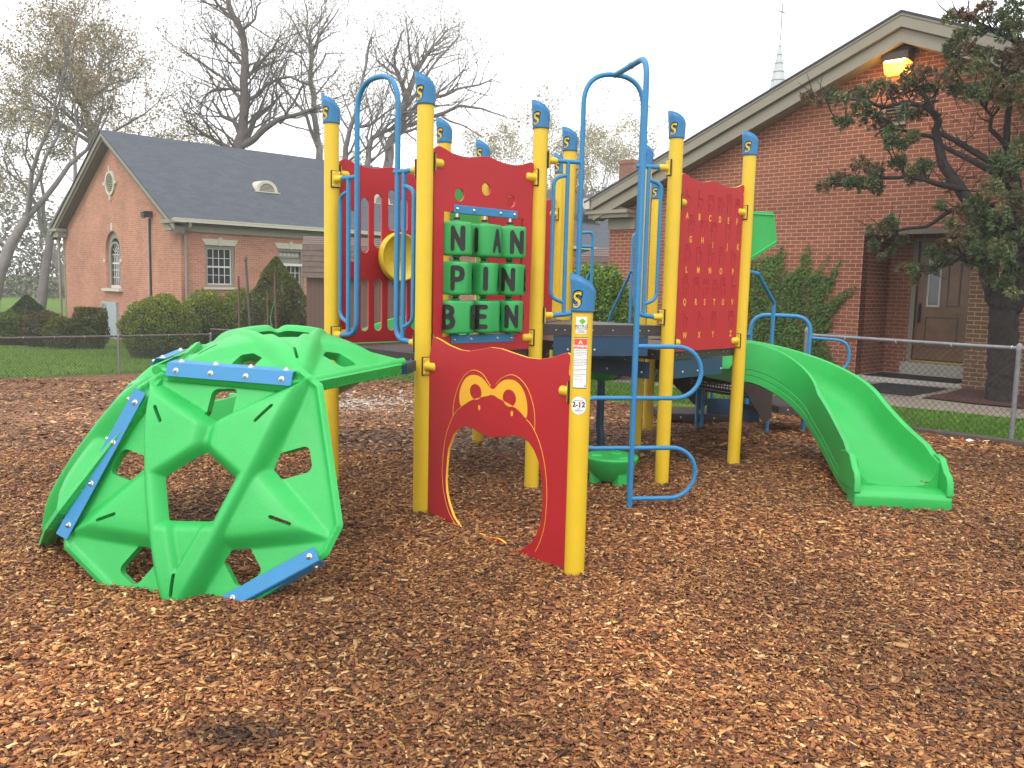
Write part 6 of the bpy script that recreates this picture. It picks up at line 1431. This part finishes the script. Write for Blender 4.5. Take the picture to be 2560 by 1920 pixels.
CL = np.array([[5.23,-1.76,4.58,0.11],[5.62,-2.2,4.38,0.06],[5.42,-1.39,4.66,0.13],[5.99,-2.2,4.37,0.11],[5.87,-1.56,4.6,0.11],[6.12,-1.67,4.55,0.14],[6.48,-2.08,4.51,0.11],[6.45,-1.66,4.54,0.12],[5.87,-1.8,4.12,0.12],[5.49,-1.28,4.28,0.05],[6.17,-2.0,4.24,0.13],[6.24,-1.79,4.14,0.15],[6.35,-1.58,4.08,0.16],[6.69,-2.04,3.85,0.12],[6.53,-1.55,4.51,0.12],[6.67,-1.7,4.63,0.1],[6.63,-1.38,4.81,0.12],[6.94,-1.65,4.68,0.14],[6.74,-1.45,4.54,0.16],[6.97,-1.51,4.46,0.14],[6.82,-2.0,4.12,0.12],[6.8,-1.53,4.16,0.12],[6.86,-1.74,3.8,0.12],[6.74,-2.23,3.69,0.12],[6.89,-2.21,3.63,0.08],[7.3,-1.97,4.49,0.13],[7.37,-1.79,4.67,0.15],[7.23,-1.53,4.93,0.11],[7.23,-1.41,5.15,0.12],[7.61,-2.22,4.99,0.11],[7.53,-1.77,4.89,0.13],[7.1,-1.37,5.08,0.06],[7.75,-1.87,4.78,0.14],[7.73,-2.03,4.57,0.14],[7.87,-1.86,4.43,0.14],[7.8,-2.17,4.22,0.14],[7.71,-1.29,4.32,0.15],[7.52,-1.78,4.34,0.13],[7.37,-1.71,4.41,0.11],[7.87,-1.31,4.6,0.14],[8.03,-1.89,4.22,0.12],[8.25,-2.1,4.33,0.12],[8.19,-1.84,4.59,0.1],[7.91,-1.51,4.79,0.12],[7.35,-2.09,5.27,0.08],[7.34,-1.76,5.4,0.09],[7.5,-1.76,5.31,0.09],[7.75,-2.0,5.34,0.12],[7.74,-1.4,5.37,0.16],[8.11,-2.07,5.25,0.15],[8.01,-1.93,5.02,0.12],[8.18,-2.04,5.0,0.1],[7.5,-1.44,5.21,0.09],[5.7,-2.05,3.15,0.09],[5.56,-1.44,3.3,0.13],[5.67,-1.33,3.35,0.14],[6.3,-2.11,3.42,0.14],[6.19,-2.11,3.16,0.13],[6.41,-2.13,3.2,0.15],[6.35,-1.72,3.39,0.12],[6.28,-1.52,3.17,0.12],[6.45,-1.26,3.54,0.1],[6.78,-1.9,3.48,0.08],[7.03,-1.97,3.28,0.15],[7.16,-2.09,3.35,0.12],[6.8,-1.53,3.26,0.08],[7.29,-1.47,3.13,0.08],[7.64,-1.89,2.76,0.11],[7.87,-2.06,2.83,0.14],[8.08,-2.21,3.0,0.14],[8.02,-1.4,3.08,0.16],[7.88,-1.73,2.67,0.14],[8.18,-2.14,2.63,0.15],[8.21,-1.67,2.75,0.16],[7.74,-1.84,2.55,0.13],[8.17,-1.27,2.49,0.14],[7.49,-1.92,2.57,0.09],[7.46,-2.17,2.79,0.07],[6.76,-2.08,2.62,0.1],[6.67,-2.14,2.5,0.12],[6.42,-1.91,2.52,0.07],[7.92,-1.5,2.45,0.14],[7.62,-2.02,2.39,0.11],[6.33,-1.46,2.52,0.1],[6.74,-2.08,2.55,0.11],[6.64,-1.31,2.4,0.08],[6.56,-2.08,2.29,0.07],[6.53,-1.41,2.22,0.07],[6.48,-1.63,2.13,0.05],[6.77,-1.57,1.97,0.07],[7.05,-1.94,1.95,0.07],[7.01,-1.43,1.96,0.08],[7.25,-1.65,1.95,0.07],[6.86,-1.26,1.8,0.05],[7.15,-1.51,2.19,0.09],[7.34,-1.67,2.31,0.09],[7.33,-1.36,2.23,0.11],[7.58,-1.88,2.41,0.1],[7.34,-1.63,2.11,0.07],[7.89,-1.98,2.2,0.13],[7.76,-1.9,2.39,0.14],[7.98,-1.68,1.98,0.12],[8.26,-2.12,2.1,0.14],[8.37,-1.88,1.94,0.11],[8.31,-2.06,1.76,0.11],[8.02,-1.59,2.31,0.15],[8.31,-1.79,2.35,0.14],[7.79,-1.45,2.48,0.16],[8.46,-2.25,1.64,0.08],[7.68,-1.49,2.06,0.07],[7.95,-1.51,1.8,0.09]])
CL = np.concatenate([CL, np.array([(8.3+rr.uniform(-.3, .9), -1.2+rr.uniform(-.9, .7), rr.uniform(1.9, 5.9), rr.uniform(.12, .2)) for i in range(75)])])
for u, d, z, r_ in CL[:110]:     # twig from each clump to the closest limb point
    p = JL([(u, d, z)])[0]; best = min((q for k in LIMB for q in JL(LIMB[k])), key=lambda q: (q-p).length)
    if (best-p).length < 1.0: mb.tube([best, best.lerp(p, .5)+Vector((0, 0, -.04)), p], [.014, .010, .005], 5)
mb.build('branches', bark_jun, JT)
P, D, C = [], [], []
for u, d, z, r_ in CL:
    c0 = np.array(JL([(u, d, z)])[0]); r_ = r_*1.06
    hue = rr.random(); base = (.068, .098, .036) if hue < .5 else ((.115, .125, .052) if hue < .78 else (.14, .095, .052))
    k = max(18, int(r_*330))       # sprays: tufts of scale foliage pointing outwards and up
    for s_ in range(k):
        v = RNG.normal(size=3); v[2] = v[2]*.7+.25; v /= np.linalg.norm(v); tip0 = c0 + v*r_*RNG.uniform(.35, .95)
        m_ = 18; dirs = v + RNG.normal(0, .65, (m_, 3)); dirs /= np.linalg.norm(dirs, axis=1, keepdims=True)
        P.append(tip0 + dirs*RNG.uniform(.005, .045, (m_, 1))); D.append(dirs + RNG.normal(0, .3, (m_, 3)))
        C.append(leaf_cols(m_, np.array(base)*RNG.uniform(.7, 1.5), .25))
P, D, C = np.concatenate(P), np.concatenate(D), np.concatenate(C)
leaf_obj('foliage', P, D, RNG.uniform(.014, .030, len(P)), C, JT, .38); print('juniper leaves', len(P))

# ---- ivy on the brick wall
IV = [(3.0, 2.6), (3.3, 2.42), (3.571, 2.25), (3.924, 2.248), (4.041, 2.489), (4.075, 2.368), (4.099, 2.005), (4.208, 1.934), (4.38, 2.079), (4.459, 2.435), (4.56, 2.433), (4.597, 2.079), (4.595, 1.913), (4.807, 2.103), (4.914, 2.335), (4.94, 2.173), (4.85, 1.845), (4.99, 1.94), (5.082, 2.184), (5.13, 2.149), (5.073, 1.801), (5.013, 1.5), (5.387, 1.737), (5.46, 1.669), (5.26, 1.50), (5.084, 1.25), (4.98, 1.10), (5.16, 1.19), (5.06, 1.02), (4.917, .856), (4.99, .673), (5.15, .40), (5.30, .05), (1.5, .05), (1.7, 1.0), (2.2, 2.3), (2.6, 2.2)]
def inside(x, y, poly):
    c = False; n = len(poly); j = n-1
    for i in range(n):
        if (poly[i][1] > y) != (poly[j][1] > y) and x < (poly[j][0]-poly[i][0])*(y-poly[i][1])/(poly[j][1]-poly[i][1])+poly[i][0]: c = not c
        j = i
    return c
IVo = empty('ivy', BW(4, -.02, 0)); tag(IVo, 'green ivy fanning up the red brick wall behind the slide', 'ivy'); io = IVo.location
P, D, C = [], [], []; rr = random.Random(4)
while len(P) < 26000:
    u, z = rr.uniform(1.5, 5.5), rr.uniform(.0, 2.65)
    e = noise.noise(Vector((u*9, z*9, 0)))*.045; f_ = noise.noise(Vector((u*3, z*3, 5)))
    if not inside(u+e, z+e*.7, IV): continue
    if not inside(u+.10, z+.12, IV) and rr.random() < .55: continue
    if not inside(u-.12, z+.05, IV) and rr.random() < .35: continue
    if f_ > .22 and rr.random() < .65: continue
    p = BW(u, -.02-rr.random()**1.5*.07*(1.2 if z < 1.9 else .6), z) - io; P.append(tuple(p)); D.append((rr.gauss(0, .4)-.2, -.5+rr.gauss(0, .3), -1+rr.gauss(0, .45)))
    g_ = rr.uniform(.6, 1.5)*(1.25 if z > 1.9 else 1); C.append((.052*g_, .098*g_*rr.uniform(.85, 1.1), .014*g_))
P, D, C = map(np.array, (P, D, C)); n = len(P)
# each leaf: a five-pointed blade facing out from the wall
q = []; f = []; cc = []; nrm = np.array([-.7071, -.7071, .35])
for i in range(n):
    d = Vector(D[i]).normalized(); nn = (Vector(nrm) + Vector(RNG.normal(0, .35, 3))).normalized(); d = (d - nn*d.dot(nn)).normalized(); s_ = d.cross(nn); L_ = RNG.uniform(.013, .030); b = len(q); c0 = Vector(P[i])
    for a_, r_ in ((0, 1.2), (38, .62), (72, .95), (125, .62), (180, .35), (235, .62), (288, .95), (322, .62)):
        q.append(c0 + (d*math.cos(R(a_)) + s_*math.sin(R(a_)))*L_*r_)
    f.append(tuple(range(b, b+8))); cc += [tuple(C[i]) + (1,)]*8
me = bpy.data.meshes.new('leaves'); me.from_pydata(q, [], f); at = me.color_attributes.new('Col', 'FLOAT_COLOR', 'POINT'); at.data.foreach_set('color', np.array(cc, np.float32).ravel()); me.materials.append(mat('ivy_leaf', (.1, .1, .1), .6, attr='Col', spec=.25))
o = link(bpy.data.objects.new('leaves', me)); o.parent = IVo
mb = MB(); rr = random.Random(9)
for i in range(46):
    u = rr.uniform(1.8, 4.9); z = 0; pts = []; lean_ = (u-3.2)*.10
    for k in range(12):
        if k > 2 and not inside(u, z, IV): break
        pts.append(BW(u, -.012, z)-io); u += lean_+rr.gauss(0, .035); z += rr.uniform(.12, .24)
    mb.tube(pts, .006, 4)
mb.build('stems', bark, IVo)
# ---- grass blades on the two lawns seen through the fences
def blades(name, label, pts, h, cols):
    n = len(pts); P = np.array([(x, y, hgt(x, y)) for x, y in pts]); D = np.stack([RNG.normal(0, .35, n), RNG.normal(0, .35, n), np.ones(n)], 1); hh = RNG.uniform(.6, 1.3, n)*h
    P[:,2] += hh*.8; o = leaf_obj(name, P, D, hh, cols, None, .16); tag(o, label, 'grass', kind='stuff')
def strip_pts(n, u0, u1, d0, d1):
    u = RNG.uniform(u0, u1, n); d = RNG.uniform(d0, d1, n); return np.stack([2.0+u*.7071+d*.7071, 18.8-u*.7071+d*.7071], 1)
n = 60000; blades('grass', 'green lawn strip between the right fence and the concrete walk', strip_pts(n, -2, 11, -4.12, -2.74), .028, leaf_cols(n, (.10, .21, .024), .4))
n = 60000; x = RNG.uniform(-16, 1.5, n); y = RNG.uniform(14, 27, n); k = np.array([not in_mulch(a, b) for a, b in zip(x, y)]); x, y = x[k], y[k]
dd_ = ((x-2)+(y-18.8))*.7071; k = (dd_ < -2.75) | (dd_ > -1.78); x, y = x[k], y[k]
blades('grass', 'wide green lawn on the left between the fence and the hall shrubs', np.stack([x, y], 1), .040, leaf_cols(len(x), (.11, .20, .03), .35))
# ------------------------------------------------------------------ mist
hz = bpy.data.meshes.new('haze'); mbh = MB(); mbh.box(-110, 110, -22, 130, -3, 27); ho = mbh.build('haze', [], None)
hm_ = bpy.data.materials.new('mist'); hm_.use_nodes = True; hn = hm_.node_tree; hn.nodes.remove(hn.nodes['Principled BSDF'])
pv = hn.nodes.new('ShaderNodeVolumePrincipled'); pv.inputs['Color'].default_value = (.93, .95, 1, 1); pv.inputs['Density'].default_value = .0015; pv.inputs['Anisotropy'].default_value = .2
hn.links.new(pv.outputs[0], hn.nodes['Material Output'].inputs['Volume']); ho.data.materials.append(hm_); ho['kind'] = 'stuff'; ho['label'] = 'thin morning mist over the whole place'
scene.cycles.volume_max_steps = 64; scene.cycles.volume_step_rate = 4
